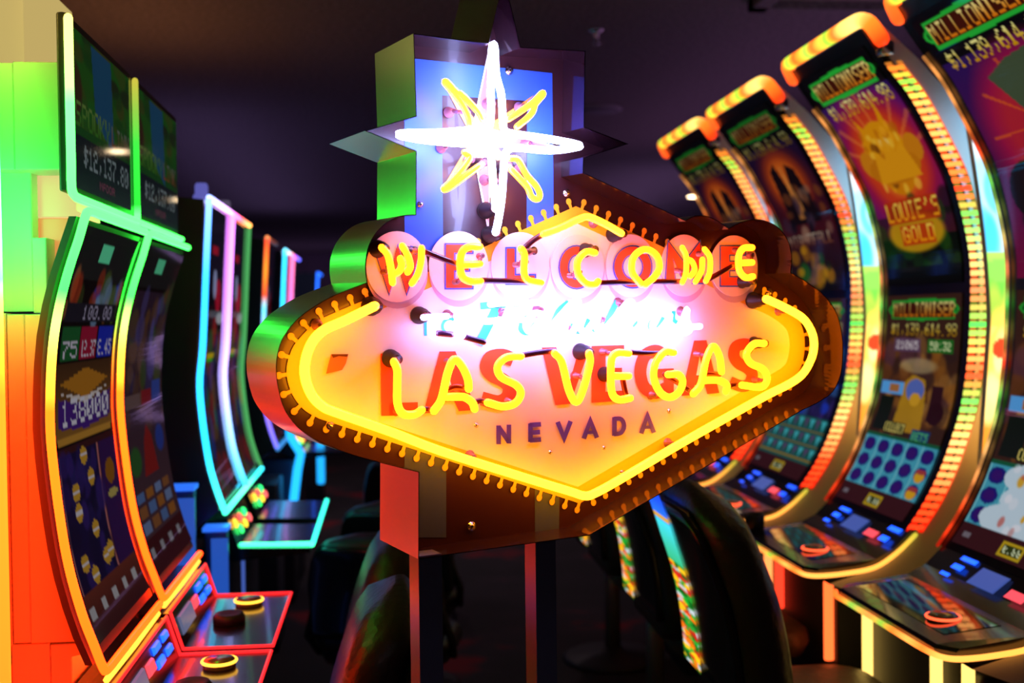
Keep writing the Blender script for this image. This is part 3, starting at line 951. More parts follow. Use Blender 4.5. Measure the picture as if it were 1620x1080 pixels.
def slot_left(y0, y1, label, low_art, up_art, near_led=True, far_led=False):
    t = thing('slot_machine', label, 'slot machine', (-.6, (y0 + y1) / 2, 0), 'slot machines with flat upper monitors on the left')
    # lower cabinet body
    out = [(x - .010, z) for x, z in LP[::4]] + [(x - .022, z) for x, z in LP[::-4]]
    b = MB(); n = len(out)
    for yy in (y0, y1):
        fs = tessellate_polygon([[Vector((x, z, 0)) for x, z in out]])
        b.add([(x, yy, z) for x, z in out], [tuple(f) for f in fs], GREY)
    b.add([(x, y0, z) for x, z in out] + [(x, y1, z) for x, z in out], [(i, (i + 1) % n, (i + 1) % n + n, i + n) for i in range(n)], DARK)
    b.build('cabinet_body', t)
    b = MB()
    art_mesh(b, low_art, lambda u, v: (at(LP, .015 + .955 * v)[0] - .002, y0 + .032 + (y1 - y0 - .050) * u, at(LP, .015 + .955 * v)[1]), SCREEN); b.build('curved_screen', t)
    # LED outline: top edge, near side, bottom edge
    pts = [(-.478, y1 - .012, 1.682)] + [(-.478, y1 - .012 + (y0 + .03 - y1 + .012) * k / 6, 1.682) for k in range(1, 7)] + [(-.480, y0 + .012, 1.674)] + [(x + .003, y0 + .008, z) for x, z in LP[3:-2:3]] + [(-.466, y0 + .012, .935), (-.463, y0 + .03, .929)] + [(-.463, y0 + .03 + (y1 - .012 - y0 - .03) * k / 6, .929) for k in range(1, 7)]
    sp = spline(pts, 3)
    b = MB(); b.tube(sp, .0075, LED, 8, [zcol(p[2]) for p in sp]); b.build('led_outline', t)
    # upper monitor
    b = MB(); b.box(-.518, -.502, y0 + .002, y1 - .002, 1.712, 2.0, DARK, .004); mon = b.build('monitor_housing', t)
    b = MB(); art_mesh(b, up_art, lambda u, v: (-.5008, y0 + .020 + (y1 - y0 - .032) * u, 1.985 - .262 * v), SCREEN); b.build('upper_screen', mon)
    pts = [(-.499, y0 + .004, 1.99 - (1.99 - 1.716) * k / 8) for k in range(9)] + [(-.496, y0 + .012, 1.706)] + [(-.494, y0 + .03 + (y1 - .01 - y0 - .03) * k / 6, 1.703) for k in range(7)]
    if not near_led:
        pts = [(-.498, y0, 1.99 - .287 * k / 8) for k in range(9)] + [(-.494, y0 + (y1 - y0) * k / 6, 1.703) for k in range(7)]
    b = MB(); sp = spline(pts, 2)
    b.tube(sp, .0075 if near_led else .0065, LED, 8, [tuple(q * (1 if near_led or p[2] < 1.72 else .12) for q in zcol(p[2])) for p in sp]); b.build('monitor_led', mon)
    # deck: slanted button panel and flat glass shelf
    b = MB()
    sec = [(-.452, .898), (-.427, .82), (-.245, .82), (-.243, .805), (-.47, .785), (-.52, .82), (-.52, .90)]
    b.loft([[(x, yy, z) for x, z in sec] for yy in (y0 + .012, y1 - .005)], BLACK, False); con = b.build('button_deck', t)
    b = MB()
    C = (1.9, .03, .035)
    loop = [(-.451, y0 + .014, .901), (-.426, y0 + .014, .823), (-.243, y0 + .014, .822), (-.243, y1 - .008, .822), (-.426, y1 - .008, .823), (-.451, y1 - .008, .901), (-.451, y0 + .014, .901)]
    for a_, c_ in zip(loop, loop[1:]):
        b.tube([a_, lerp(a_, c_, .5), c_], .0035, glow('led_red', C, 1.0), 6)
    b.build('deck_led', con)
    b = MB(); b.tube([(-.466, y0 + .03, .911), (-.464, (y0 + y1) / 2, .911), (-.466, y1 - .02, .911)], .006, glow('led_orange', (5, 1.3, .1), 1.0), 6); b.build('seam_led', t)
    def sl(u, v, h):
        return Vector((-.452 + .025 * v + h * .9, y0 + (y1 - y0) * u, .898 - .078 * v + h * .3))
    for u0, u1, v0, v1, mt, nm in ((.12, .42, .25, .75, glow('small_screen', (.10, .12, .22), 1.0), 'display'), (.46, .58, .3, .6, glow('button_pink', (1.3, .1, .14), 1), 'button'),
                                   (.62, .74, .15, .35, glow('button_blue', (.02, .20, 2.4), 1.3), 'button'), (.62, .74, .5, .7, glow('button_blue', (.02, .20, 2.4), 1.3), 'button'), (.80, .90, .15, .35, glow('button_blue', (.02, .20, 2.4), 1.3), 'button'), (.80, .90, .5, .7, glow('button_blue', (.02, .20, 2.4), 1.3), 'button')):
        b = MB(); b.loft([[sl(u0, v0, .0005), sl(u1, v0, .0005), sl(u1, v1, .0005), sl(u0, v1, .0005)], [sl(u0 + .01, v0 + .03, .006), sl(u1 - .01, v0 + .03, .006), sl(u1 - .01, v1 - .03, .006), sl(u0 + .01, v1 - .03, .006)]], mt, False); b.build(nm, con)
    yc = y0 + .38
    b = MB(); b.lathe((-.335, yc, .821), (0, 0, 1), [(.032, 0), (.032, .012), (.028, .016), (0, .017)], pbr('gold_button', (.5, .35, .1), .2, .6)); b.build('spin_button', con)
    b = MB(); b.tube([(-.335 + .033 * math.cos(k * math.pi / 12), yc + .033 * math.sin(k * math.pi / 12), .832) for k in range(25)], .003, glow('ring_gold', (3, 1.5, .12), 1.0), 6); b.build('button_ring', con)
    b = MB(); b.lathe((-.36, yc - .16, .821), (0, 0, 1), [(.036, 0), (.036, .014), (.030, .022), (.018, .018), (0, .017)], MATTE); b.build('knob', con)
    # pedestal
    b = MB(); b.box(-.625, -.50, y0 + .01, y1 - .01, 0, .78, MATTE, .008); b.build('pedestal', t)
    return t


AC, ATW, AS = art_coins(), art_tower(), art_spook()
slot_left(1.90, 2.375, 'nearest left slot machine with 138000 on its purple coin screen', AC, AS)
slot_left(2.39, 2.875, 'second left slot machine with dim castle screen beside the coin machine', ATW, AS, False)

# white panels of the bank end, lit by the colour tube at the frame edge
bank = thing('stacked_panels', 'white stacked panelling behind the nearest left machine, glowing green and red', 'panelling', (-.8, 1.96, 0))
def Yx(px, py, Y):
    r = ray(px, py); k = Y / r.y
    return EYE + r * k
def pbox(px0, py0, px1, py1, Y, dep, mt, nm, bev=.006):
    """block with its front face at depth Y; its right side stops behind the machine's curved back"""
    pm = (py0 + py1) / 2
    z1 = Yx(px0, py0, Y).z; z0 = Yx(px0, py1, Y).z; a = Yx(px0, pm, Y); c = Yx(px1, pm, Y)
    def lim(z):
        if z > 1.69: return -.521
        if z < .868: return -.632
        if z < .945: return -.53
        q = min(range(len(LP)), key=lambda i: abs(LP[i][1] - z))
        return LP[q][0] - .026
    zs = [z0 + (z1 - z0) * k / 16 for k in range(17)]
    rt = [(min(c.x, lim(z)), z) for z in zs]
    if max(x for x, z in rt) <= a.x: return None
    ol = [(a.x, z1), (a.x, z0)] + [(max(x, a.x + .002), z) for x, z in rt]
    b = MB()
    n_ = len(ol)
    ins = .0015
    cx_ = sum(x for x, z in ol) / n_; cz_ = sum(z for x, z in ol) / n_
    f0 = [(x + (ins if x < cx_ else -ins), Y, z + (ins if z < cz_ else -ins)) for x, z in ol]
    f1 = [(x, Y + ins, z) for x, z in ol]; f2 = [(x, Y + dep, z) for x, z in ol]
    b.add(f0, [tuple(f) for f in tessellate_polygon([[Vector(p) for p in f0]])], mt)
    for A_, B_2 in ((f0, f1), (f1, f2)):
        b.add(A_ + B_2, [(i, (i + 1) % n_, (i + 1) % n_ + n_, i + n_) for i in range(n_)], mt)
    b.add(f2, [tuple(f) for f in tessellate_polygon([[Vector(p) for p in f2]])], mt)
    return b.build(nm, bank)
LAM = pbr('white_block', (.74, .74, .70), .5)
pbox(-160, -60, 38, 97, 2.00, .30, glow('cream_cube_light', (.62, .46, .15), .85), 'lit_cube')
pbox(-160, 97, 21.5, 268, 1.94, .20, LAM, 'block')
pbox(22, 97, 140, 268, 1.94, .20, LAM, 'block')
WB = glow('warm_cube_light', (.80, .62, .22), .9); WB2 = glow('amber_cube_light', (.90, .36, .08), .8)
pbox(-160, 262, 51, 495, 1.985, .2, LAM, 'recess_panel')
pbox(52, 376, 74, 495, 1.97, .2, LAM, 'block')
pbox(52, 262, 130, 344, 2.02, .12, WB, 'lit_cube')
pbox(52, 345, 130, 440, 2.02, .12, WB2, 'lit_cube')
pbox(-160, 497, 15.5, 1120, 1.965, .2, LAM, 'lower_panel')
pbox(16, 497, 43.5, 1018, 1.96, .2, LAM, 'lower_panel')
pbox(44, 497, 150, 1018, 1.96, .2, LAM, 'lower_panel')
pbox(16, 1020, 80, 1120, 1.965, .2, LAM, 'lower_panel')
pbox(81, 1020, 170, 1120, 1.965, .2, LAM, 'lower_panel')
pbox(-160, 1121, 130, 1960, 1.99, .2, MATTE, 'plinth', .002)
# the RGB tube standing at the left edge
TBX = Yx(-9, 540, 1.86).x
tb = thing('led_tube', 'vertical colour changing light tube at the left frame edge', 'light tube', (TBX, 1.86, 0))
b = MB(); pts = []; cc = []
for k in range(60):
    z = .35 + (2.15 - .35) * k / 59
    pts.append((TBX, 1.86, z))
    cc.append(ramp([(.35, (20, .22, .02)), (1.40, (20, .6, .03)), (1.50, (10, 2.2, .1)), (1.55, (.3, 14, .6)), (1.66, (2, 26, 6)), (1.76, (.3, 14, .6)), (1.9, (1.5, 10, .4)), (2.0, (10, 7, 1.2)), (2.15, (12, 7, 1.5))], z))
b.tube(pts, .014, vglow('rgb_tube', 1.0, .3), 10, cc); b.build('tube', tb)
b = MB(); b.box(TBX - .02, TBX + .02, 1.84, 1.88, 0, .34, MATTE); b.build('base_post', tb)

# ================================================================== BLUE PAIR and farther machines on the left
BP = profile([(-.515, 1.86), (-.525, 1.70), (-.540, 1.44), (-.552, 1.296), (-.532, 1.10), (-.508, 1.0), (-.487, .94)], 60)
ABL = art_blue()


def slot_blue(y0, y1, label, cnear, ctop, cbot, cfar=None, deck=True, dim=1.0, lamp=(.3, .3, 1.2)):
    t = thing('slot_machine', label, 'slot machine', (-.65, (y0 + y1) / 2, 0), 'slot machines with light tube outlines farther left')
    out = [(x - .010, z) for x, z in BP[::4]] + [(-.60, .86), (-.80, .86), (-.80, 1.83), (-.62, 1.87)]
    b = MB(); n = len(out)
    for yy in (y0, y1):
        fs = tessellate_polygon([[Vector((x, z, 0)) for x, z in out]])
        b.add([(x, yy, z) for x, z in out], [tuple(f) for f in fs], pbr('navy_side', (.03, .05, .12), .35))
    b.add([(x, y0, z) for x, z in out] + [(x, y1, z) for x, z in out], [(i, (i + 1) % n, (i + 1) % n + n, i + n) for i in range(n)], BLACK)
    b.build('cabinet_body', t)
    b = MB(); art_mesh(b, ABL, lambda u, v: (at(BP, .01 + .97 * v)[0] - .003, y0 + .02 + (y1 - y0 - .03) * u, at(BP, .01 + .97 * v)[1]), SCREEN, dim); b.build('curved_screen', t)
    b = MB(); sp = [(x + .003, y0 + .008, z) for x, z in BP[::2]]
    b.tube(sp, .009, LED, 8, [ramp(cnear, (p[2] - .94) / .92) for p in sp]); b.build('side_led', t)
    b = MB(); sp = [(-.512, y0 + .008 + (y1 - y0 - .012) * k / 10, 1.866) for k in range(11)]
    b.tube(sp, .009, LED, 8, [ramp(ctop, k / 10) for k in range(11)]); b.build('top_led', t)
    b = MB(); sp = [(-.482, y0 + .008 + (y1 - y0 - .012) * k / 10, .932) for k in range(11)]
    b.tube(sp, .009, LED, 8, [ramp(cbot, k / 10) for k in range(11)]); b.build('bottom_led', t)
    if cfar:
        b = MB(); sp = [(x + .003, y1 - .004, z) for x, z in BP[::2]]
        b.tube(sp, .006, LED, 8, [cfar for p in sp]); b.build('far_led', t)
    if y0 < 4.2:
        b = MB(); b.lathe((-.56, (y0 + y1) / 2 - .08, 1.87), (0, 0, 1), [(.026, 0), (.026, .02), (.020, .024), (.020, .05), (.016, .058), (0, .06)], glow('lamp_' + str(lamp), lamp, .35)); b.build('signal_lamp', t)
    if deck:
        b = MB()
        sec = [(-.49, .90), (-.455, .806), (-.242, .800), (-.240, .785), (-.47, .765), (-.56, .80), (-.56, .89)]
        b.loft([[(x, yy, z) for x, z in sec] for yy in (y0 + .10, y1 - .005)], BLACK, False); con = b.build('button_deck', t)
        for k, c in enumerate(((3, 1.6, .1), (.1, 3, .5), (2.6, .2, .2), (3, 1.8, .1), (.1, 3, .6), (2.5, .3, .3))):
            u = .15 + .13 * k; v = .3 + .3 * (k % 2)
            p = Vector((-.49 + .035 * v + .004, y0 + .1 + (y1 - y0 - .1) * u, .90 - .094 * v))
            b = MB(); b.lathe(p, (.94, 0, .34), [(.015, 0), (.015, .005), (.010, .009), (0, .010)], glow('btn%d' % k, c, .8), 12); b.build('button', con)
    b = MB(); b.box(-.86, -.50, y0 + .10, y1, 0, .762, pbr('navy_base', (.03, .04, .08), .3), .008); b.build('pedestal', t)
    return t


CY = (.05, 1.9, 4.0); MG = (2.2, .6, 3.0); GR = (.15, 3.4, 1.2)
t1 = slot_blue(3.44, 3.955, 'left machine outlined in cyan and white light, nearer of the blue pair', [(0, (.15, 2.6, 2.0)), (.2, CY), (.75, (.08, 1.2, 4)), (1, (.6, 1.2, 4))], [(0, (1.2, 1.6, 4)), (.6, (3, 1.6, 4)), (1, (3, .8, 3.4))], [(0, (.15, 3, 1.6)), (1, (.4, 3.4, 1.6))])
t2 = slot_blue(3.965, 4.46, 'left machine outlined in violet light, farther of the blue pair', [(0, (.1, 1.8, 3)), (.35, (1.2, 1.2, 3)), (.7, (2, .7, 3)), (1, MG)], [(0, (3.4, .6, 2.4)), (.4, (4, .4, .5)), (1, (4, 1.6, .3))], [(0, (.4, 3, 1.2)), (.5, (.1, 2.6, 2)), (1, (.1, 2.2, 3))], (.08, .45, .12), lamp=(.25, .2, .35))
for (tt, y0, y1) in ((t1, 3.60, 3.97), (t2, 3.97, 4.45)):
    b = MB()
    if tt is t1:
        b.tube([(-.455, y0 - .016, .806), (-.35, y0 - .016, .803), (-.238, y0 - .016, .802)], .009, glow('led_green', GR, 1.3), 6)
        b.tube([(-.45, y0 - .01, .80), (-.45, y0 - .012, .40), (-.45, y0 - .012, .1)], .006, glow('led_dimblue', (.1, .2, .8), .5), 6)
    b.tube([(-.236, y0, .802), (-.236, (y0 + y1) / 2, .802), (-.236, y1, .802)], .008, glow('led_teal', (.1, 2.6, 1.8), 1.0), 6)
    b.build('deck_led', tt)
# farther machines
tf = slot_blue(6.0, 6.5, 'distant machine with bright cyan light edge behind the left lobe of the sign', [(0, (.03, 1.5, 3)), (1, (.1, 1.8, 3.2))], [(0, (.6, 2.6, 3.6)), (1, (3, .3, .3))], [(0, CY), (1, CY)], None, True, .6)
b = MB(); b.tube([(-.500, 5.99, .96), (-.500, 5.99, .90), (-.452, 6.06, .80), (-.47, 6.06, .72), (-.50, 6.06, .50)], .022, glow('base_cyan', (.03, .75, 1.9), 1.0), 8); b.build('base_led', tf)
b = MB(); b.box(-.385, -.345, 6.3, 6.36, .60, .84, glow('base_blue', (.02, .55, 1.4), 1.0), .01); b.build('base_light', tf)
slot_blue(6.53, 7.0, 'distant machine with pink light edge beyond the cyan one', [(0, (.05, 1.2, 3)), (.5, (1.5, .3, 1.4)), (1, (2.4, .4, .9))], [(0, (1.5, .3, 3)), (1, (.2, .4, 3))], [(0, CY), (1, CY)], None, True, .6)
slot_blue(5.1, 5.55, 'machine with red and violet light edge beyond the blue pair', [(0, (.3, .3, 2)), (.5, (1.0, .3, 2.4)), (.68, (.2, 1.6, 2)), (.72, (1.6, .1, .04)), (.85, (1.8, .5, .04)), (1, (2, .12, .05))], [(0, (2, .6, .2)), (.15, (.3, .05, .02)), (1, (.05, .02, .02))], [(0, (.05, .3, .8)), (1, (.05, .3, .8))], None, False, .4)
slot_blue(8.9, 9.4, 'farthest machine with deep blue light edge at the left background', [(0, (.1, .4, 3)), (1, (.04, .35, 2.5))], [(0, (.04, .35, 2.5)), (1, (.04, .35, 2.5))], [(0, CY), (1, CY)], None, False, .5)
# blue posts between the banks
for k, (x, y, h, lab) in enumerate(((-.56, 3.20, 1.04, 'blue lit square post between the red and blue machine banks'), (-.50, 3.40, .89, 'shorter blue lit post beside the blue machine base'))):
    t = thing('divider_post', lab, 'post', (x, y, 0), 'blue posts between the left banks')
    b = MB(); b.box(x - .03, x + .03, y - .03, y + .03, 0, h, pbr('blue_post_paint', (.04, .08, .35), .35), .004); b.build('post_body', t)
    b = MB(); b.box(x - .012, x + .036, y - .036, y - .0305, .1, h - .02, glow('post_blue', (.02, .10, .55), .8)); b.build('light_strip', t)
    b = MB(); b.box(x - .036, x + .036, y - .036, y + .036, h, h + .012, glow('post_cap_blue', (.03, .2, 1.1), .9)); b.build('cap', t)

# background clutter: a far carousel with dim screens behind the sign
def far_machine(x, y, label, c, faces=-1):
    t = thing('slot_machine', label, 'slot machine', (x, y, 0), 'dim machines at the back of the room')
    b = MB(); b.box(x - .27, x + .27, y, y + .5, 0, 1.65, MATTE, .01); b.build('cabinet_body', t)
    b = MB(); art_mesh(b, ABL, lambda u, v: (x - .22 + .44 * u, y - .006, 1.60 - .75 * v), SCREEN, .35); b.build('screen', t)
    b = MB(); b.box(x - .24, x + .24, y - .22, y + .02, .74, .78, BLACK, .005); b.build('button_deck', t)
    b = MB(); b.tube([(x - .25, y - .008, .84), (x - .25, y - .008, 1.2), (x - .25, y - .008, 1.62)], .009, glow('far_led' + str(c), c, .8), 6)
    b.tube([(x + .25, y - .008, .84), (x + .25, y - .008, 1.2), (x + .25, y - .008, 1.62)], .009, glow('far_led' + str(c), c, .8), 6); b.build('side_led', t)
    return t
for i, (x, y, c, lab) in enumerate(((-3.2, 12, (.1, .3, 2), 'dim far machine with blue edges in the left distance'), (-2.6, 12, (.1, .3, 2), 'dim far machine right of the blue edged one in the distance'),
                                    (.2, 13, (.9, .1, .2), 'dim far machine with red edges seen under the sign between its posts'), (.85, 13, (.9, .1, .2), 'dim far machine with red edges right of the right sign post'), (-1.0, 11.5, (.1, .4, 1.2), 'dim far machine beyond the left machine row'))):
    far_machine(x, y, lab, c)

# ================================================================== THE SIGN
T_DIR = ray(4194, 430).normalized()
D_DIR = ray(-149, 475).normalized()
D_DIR = (D_DIR - T_DIR * D_DIR.dot(T_DIR)).normalized()
N_DIR = -D_DIR                       # faces the viewer
P0 = EYE + ray(890, 500) * 1.74      # a point of the rim plane
FACE = -.065; NEON = -.020; BACK = -.150


def S(px, py, d=0.0):
    r = ray(px, py)
    k = ((P0 + N_DIR * d) - EYE).dot(N_DIR) / r.dot(N_DIR)
    return EYE + r * k


sign = thing('neon_sign', 'large glowing neon welcome sign in a brushed metal case on two posts', 'neon sign', (S(770, 884).x, S(770, 884).y, 0))


def arc(cx, cy, rx, ry, a0, a1, n):
    return [(cx + rx * math.cos(math.radians(a0 + (a1 - a0) * k / n)), cy + ry * math.sin(math.radians(a0 + (a1 - a0) * k / n))) for k in range(n + 1)]


def curve2(pts, sub=5):
    return [tuple(p) for p in spline(pts, sub)]


RIM = [(653.9, 53), (773, 68.7), (797, -40), (823.5, 74.3), (926.3, 80.4), (924.4, 200.7), (994, 227.5), (923.5, 250), (923, 273), (1084.7, 348.4)]
RIM += curve2([(1084.7, 348.4), (1098, 341.5), (1115, 341), (1132, 347), (1152.6, 360.7)], 4)[1:]
RIM += curve2([(1152.6, 360.7), (1175, 350), (1202, 347), (1228, 357), (1246, 378), (1253, 405), (1251.5, 431)], 4)[1:]
RIM += curve2([(1251.5, 431), (1279, 447), (1306.7, 469.4), (1324.7, 497), (1333, 533), (1333.6, 566.7), (1330, 594), (1317.8, 619.4), (1295.6, 636), (1270, 648.5)], 4)[1:]
RIM += [(932.8, 846.7), (661.6, 884), (662.3, 747)]
RIM += curve2([(602, 732), (560, 720.5), (513, 703), (488, 689.5), (468, 673), (449.4, 646.7), (439.5, 613), (436.4, 582.8), (439.7, 555), (449.4, 530), (471.7, 503), (499.4, 482.8), (530, 466), (580, 446.5)], 4)
RIM += curve2([(580, 446.5), (577.5, 425), (579, 403.7), (584, 386), (592.6, 370.5), (607.4, 354.7), (623, 345), (640, 340), (657.4, 339.3)], 4)[1:]
RIM += [(658, 239.5), (577, 207), (658.1, 183.5)]


def area2(p):
    return sum(a[0] * c[1] - c[0] * a[1] for a, c in zip(p, p[1:] + p[:1])) / 2


def inset(poly, d):
    """offset a closed pixel outline inwards"""
    s = 1 if area2(poly) > 0 else -1
    n = len(poly); out = []
    for i in range(n):
        a = np.array(poly[i - 1]); p = np.array(poly[i]); c = np.array(poly[(i + 1) % n])
        e1 = p - a; e2 = c - p
        l1 = np.linalg.norm(e1); l2 = np.linalg.norm(e2)
        if l1 < 1e-6 or l2 < 1e-6:
            out.append(tuple(p)); continue
        n1 = np.array([-e1[1], e1[0]]) / l1 * s; n2 = np.array([-e2[1], e2[0]]) / l2 * s
        m_ = n1 + n2; q = np.dot(m_, m_)
        k = 2 * d / max(q, .35)
        out.append(tuple(p + m_ * k))
    return out


BR = pbr('brushed_case', (.68, .68, .68), .30, 1.0)
BRI = pbr('dark_case_inside', (.022, .008, .013), .12, 0, .25)
EDGE = pbr('case_edge', (.10, .07, .08), .3, .8)
outer = [S(x, y, 0) for x, y in RIM]
inner_px = inset(RIM, 1.3)
inner = [S(x, y, 0) for x, y in inner_px]
n = len(outer)
b = MB()
B_ = [p + N_DIR * BACK for p in outer]
b.add(outer + B_, [(i, (i + 1) % n, (i + 1) % n + n, i + n) for i in range(n)], BR)
b.add(outer + inner, [(i, (i + 1) % n, (i + 1) % n + n, i + n) for i in range(n)], EDGE)
b.add(inner + [p + N_DIR * (FACE - .004) for p in inner], [(i, (i + 1) % n, (i + 1) % n + n, i + n) for i in range(n)], BRI)
b.poly(B_, MATTE)
b.build('case', sign)
# folded return flange at the foot of the rim
MAROON = pbr('maroon_vinyl', (.040, .011, .016), .36, 0, .2)
b = MB()
b.poly([p + N_DIR * FACE for p in inner], MAROON)
b.poly([p + N_DIR * (FACE - .003) for p in inner], MATTE)
b.build('face_panel', sign)

BLUEV = pbr('blue_vinyl', (.040, .13, .80), .4); YELV = pbr('yellow_vinyl', (.95, .55, .035), .4); WHV = pbr('white_vinyl', (.86, .80, .80), .42)
REDV = pbr('red_vinyl', (.78, .085, .035), .4); CYV = pbr('cyan_vinyl', (.02, .50, .72), .4); BTX = pbr('indigo_vinyl', (.11, .07, .80), .4)
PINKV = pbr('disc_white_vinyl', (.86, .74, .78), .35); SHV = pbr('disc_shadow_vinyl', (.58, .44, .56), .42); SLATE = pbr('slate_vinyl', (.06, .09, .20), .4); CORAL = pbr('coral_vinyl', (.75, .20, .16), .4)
_lay = [0]


def L_(k): return FACE + .0006 * k


def flat(b, pts, mt, k):
    P = [S(x, y, L_(k)) for x, y in pts]
    b.poly(P, mt)


# printed stripes
for pts_, mt_, nm_ in (([(640, 91), (873.7, 115.6), (876.5, 400), (833, 400), (834, 159.5), (699.5, 151), (701, 400), (640, 400)], BLUEV, 'printed_frame'),
                       ([(640, 700), (706, 722), (706, 850), (640, 850)], SLATE, 'printed_stripe'), ([(846, 770), (885, 780), (884.5, 838), (846.5, 843)], SLATE, 'printed_stripe')):
    b = MB(); flat(b, pts_, mt_, 1); b.build(nm_, sign)
# printed star
def star_pts(cx, cy, tips, inner_r):
    out = []
    for i, (tx, ty) in enumerate(tips):
        out.append((tx, ty))
        nx_, ny_ = tips[(i + 1) % len(tips)]
        a = math.atan2((ty - cy) / math.hypot(tx - cx, ty - cy) + (ny_ - cy) / math.hypot(nx_ - cx, ny_ - cy), (tx - cx) / math.hypot(tx - cx, ty - cy) + (nx_ - cx) / math.hypot(nx_ - cx, ny_ - cy))
        out.append((cx + inner_r * math.cos(a), cy + inner_r * math.sin(a)))
    return out
b = MB()
flat(b, star_pts(762, 218, [(697, 124), (845, 150), (838, 300), (700, 297)], 15), pbr('orange_vinyl', (.8, .28, .05), .4), 2)
flat(b, star_pts(762, 218, [(775, 66), (885, 232), (773, 372), (640, 216)], 22), WHV, 3)
flat(b, star_pts(762, 218, [(774.5, 84), (868, 231), (772.5, 352), (660, 216.5)], 19), CORAL, 4)
b.build('printed_star', sign)

# diamond panel
TOPR = [(911, 326), (1047.7, 390), (1120, 424)]
DIA = [(911, 326), (1047.7, 390), (1120, 424)] + curve2([(1195, 463), (1228, 478), (1255, 497), (1268, 515), (1273, 539), (1271.5, 564), (1264, 587), (1250, 602)], 4) + [(917, 796)] + \
    curve2([(505, 662), (482.8, 649.4), (466, 630), (456.4, 607.8), (453.2, 585.6), (457.8, 563), (468.9, 541), (499.4, 510), (532.8, 493), (574.4, 475.8)], 4)
b = MB()
flat(b, DIA, YELV, 5)
INN = inset(DIA, 24)
flat(b, INN, WHV, 6)
# bulb shapes along the border, evenly spaced in real distance
D3 = [S(x, y, L_(4.5)) for x, y in DIA]
cen = sum(D3, Vector()) / len(D3)
acc = .012; STEP = .0249
for i in range(len(D3)):
    a_ = D3[i]; c_ = D3[(i + 1) % len(D3)]; l = (c_ - a_).length
    if l < 1e-6: continue
    tg = (c_ - a_) / l
    nv = tg.cross(N_DIR).normalized()
    if nv.dot(cen - a_) > 0: nv = -nv
    while acc < l:
        p = a_ + tg * acc
        pts = [p - tg * .0026 - nv * .002, p - tg * .0027 + nv * .004]
        for k in range(11):
            an = math.radians(232 - 284 * k / 10)
            pts.append(p + nv * (.0112 + .0054 * math.sin(an)) + tg * (.0050 * math.cos(an)))
        pts += [p + tg * .0027 + nv * .004, p + tg * .0026 - nv * .002]
        b.poly(pts, YELV)
        acc += STEP
    acc -= l
b.build('diamond_panel', sign)


def ribbon(b, pts, w, mt, k, closed=False):
    """flat stroke of given pixel width with mitred joints"""
    P = [np.array(p, float) for p in pts]
    nn = len(P); Lf = []; Rt = []
    for i in range(nn):
        a = P[i - 1] if (i > 0 or closed) else None
        c = P[(i + 1) % nn] if (i < nn - 1 or closed) else None
        if a is None: t = (c - P[i]); t /= np.linalg.norm(t); m_ = np.array([-t[1], t[0]]); s = 1
        elif c is None: t = (P[i] - a); t /= np.linalg.norm(t); m_ = np.array([-t[1], t[0]]); s = 1
        else:
            t1_ = (P[i] - a) / max(np.linalg.norm(P[i] - a), 1e-6); t2_ = (c - P[i]) / max(np.linalg.norm(c - P[i]), 1e-6)
            n1 = np.array([-t1_[1], t1_[0]]); n2 = np.array([-t2_[1], t2_[0]])
            m_ = n1 + n2; s = 2 / max(np.dot(m_, m_), .6)
        Lf.append(P[i] + m_ * s * w / 2); Rt.append(P[i] - m_ * s * w / 2)
    vs = [S(p[0], p[1], L_(k)) for p in Lf] + [S(p[0], p[1], L_(k)) for p in Rt]
    fs = [(i, i + 1, nn + i + 1, nn + i) for i in range(nn - 1)]
    if closed: fs.append((nn - 1, 0, nn, 2 * nn - 1))
    b.add(vs, fs, mt)


# letters of WELCOME in normalised boxes: strokes in (0..1, 0..1)
SH = {'W': [[(0, 0), (.26, 1), (.5, .15), (.74, 1), (1, 0)]], 'E': [[(1, 0), (0, 0), (0, 1), (1, 1)], [(0, .5), (.85, .5)]], 'L': [[(0, 0), (0, 1), (1, 1)]],
      'C': [[(x, y) for x, y in arc(.5, .5, .5, .5, -50, -310, 20)]], 'O': ['ring'], 'M': [[(0, 1), (0, 0), (.5, .7), (1, 0), (1, 1)]]}
discs = [('W', 627.4, 421.8, 48.5, 56.2, (601, 393, 658, 452)), ('E', 725, 420.5, 47, 54.8, (712, 393, 747, 449)), ('L', 822, 420.5, 46, 53.5, (808, 393, 846, 442)),
         ('C', 913, 421.5, 42, 50.5, (892, 396, 932, 449)), ('O', 997, 420.5, 39, 49.8, (978, 396, 1024, 448)), ('M', 1081.5, 420, 36.5, 49, (1061, 395, 1104, 447)), ('E', 1160.5, 420.5, 37.3, 48.2, (1147, 396, 1178, 445))]
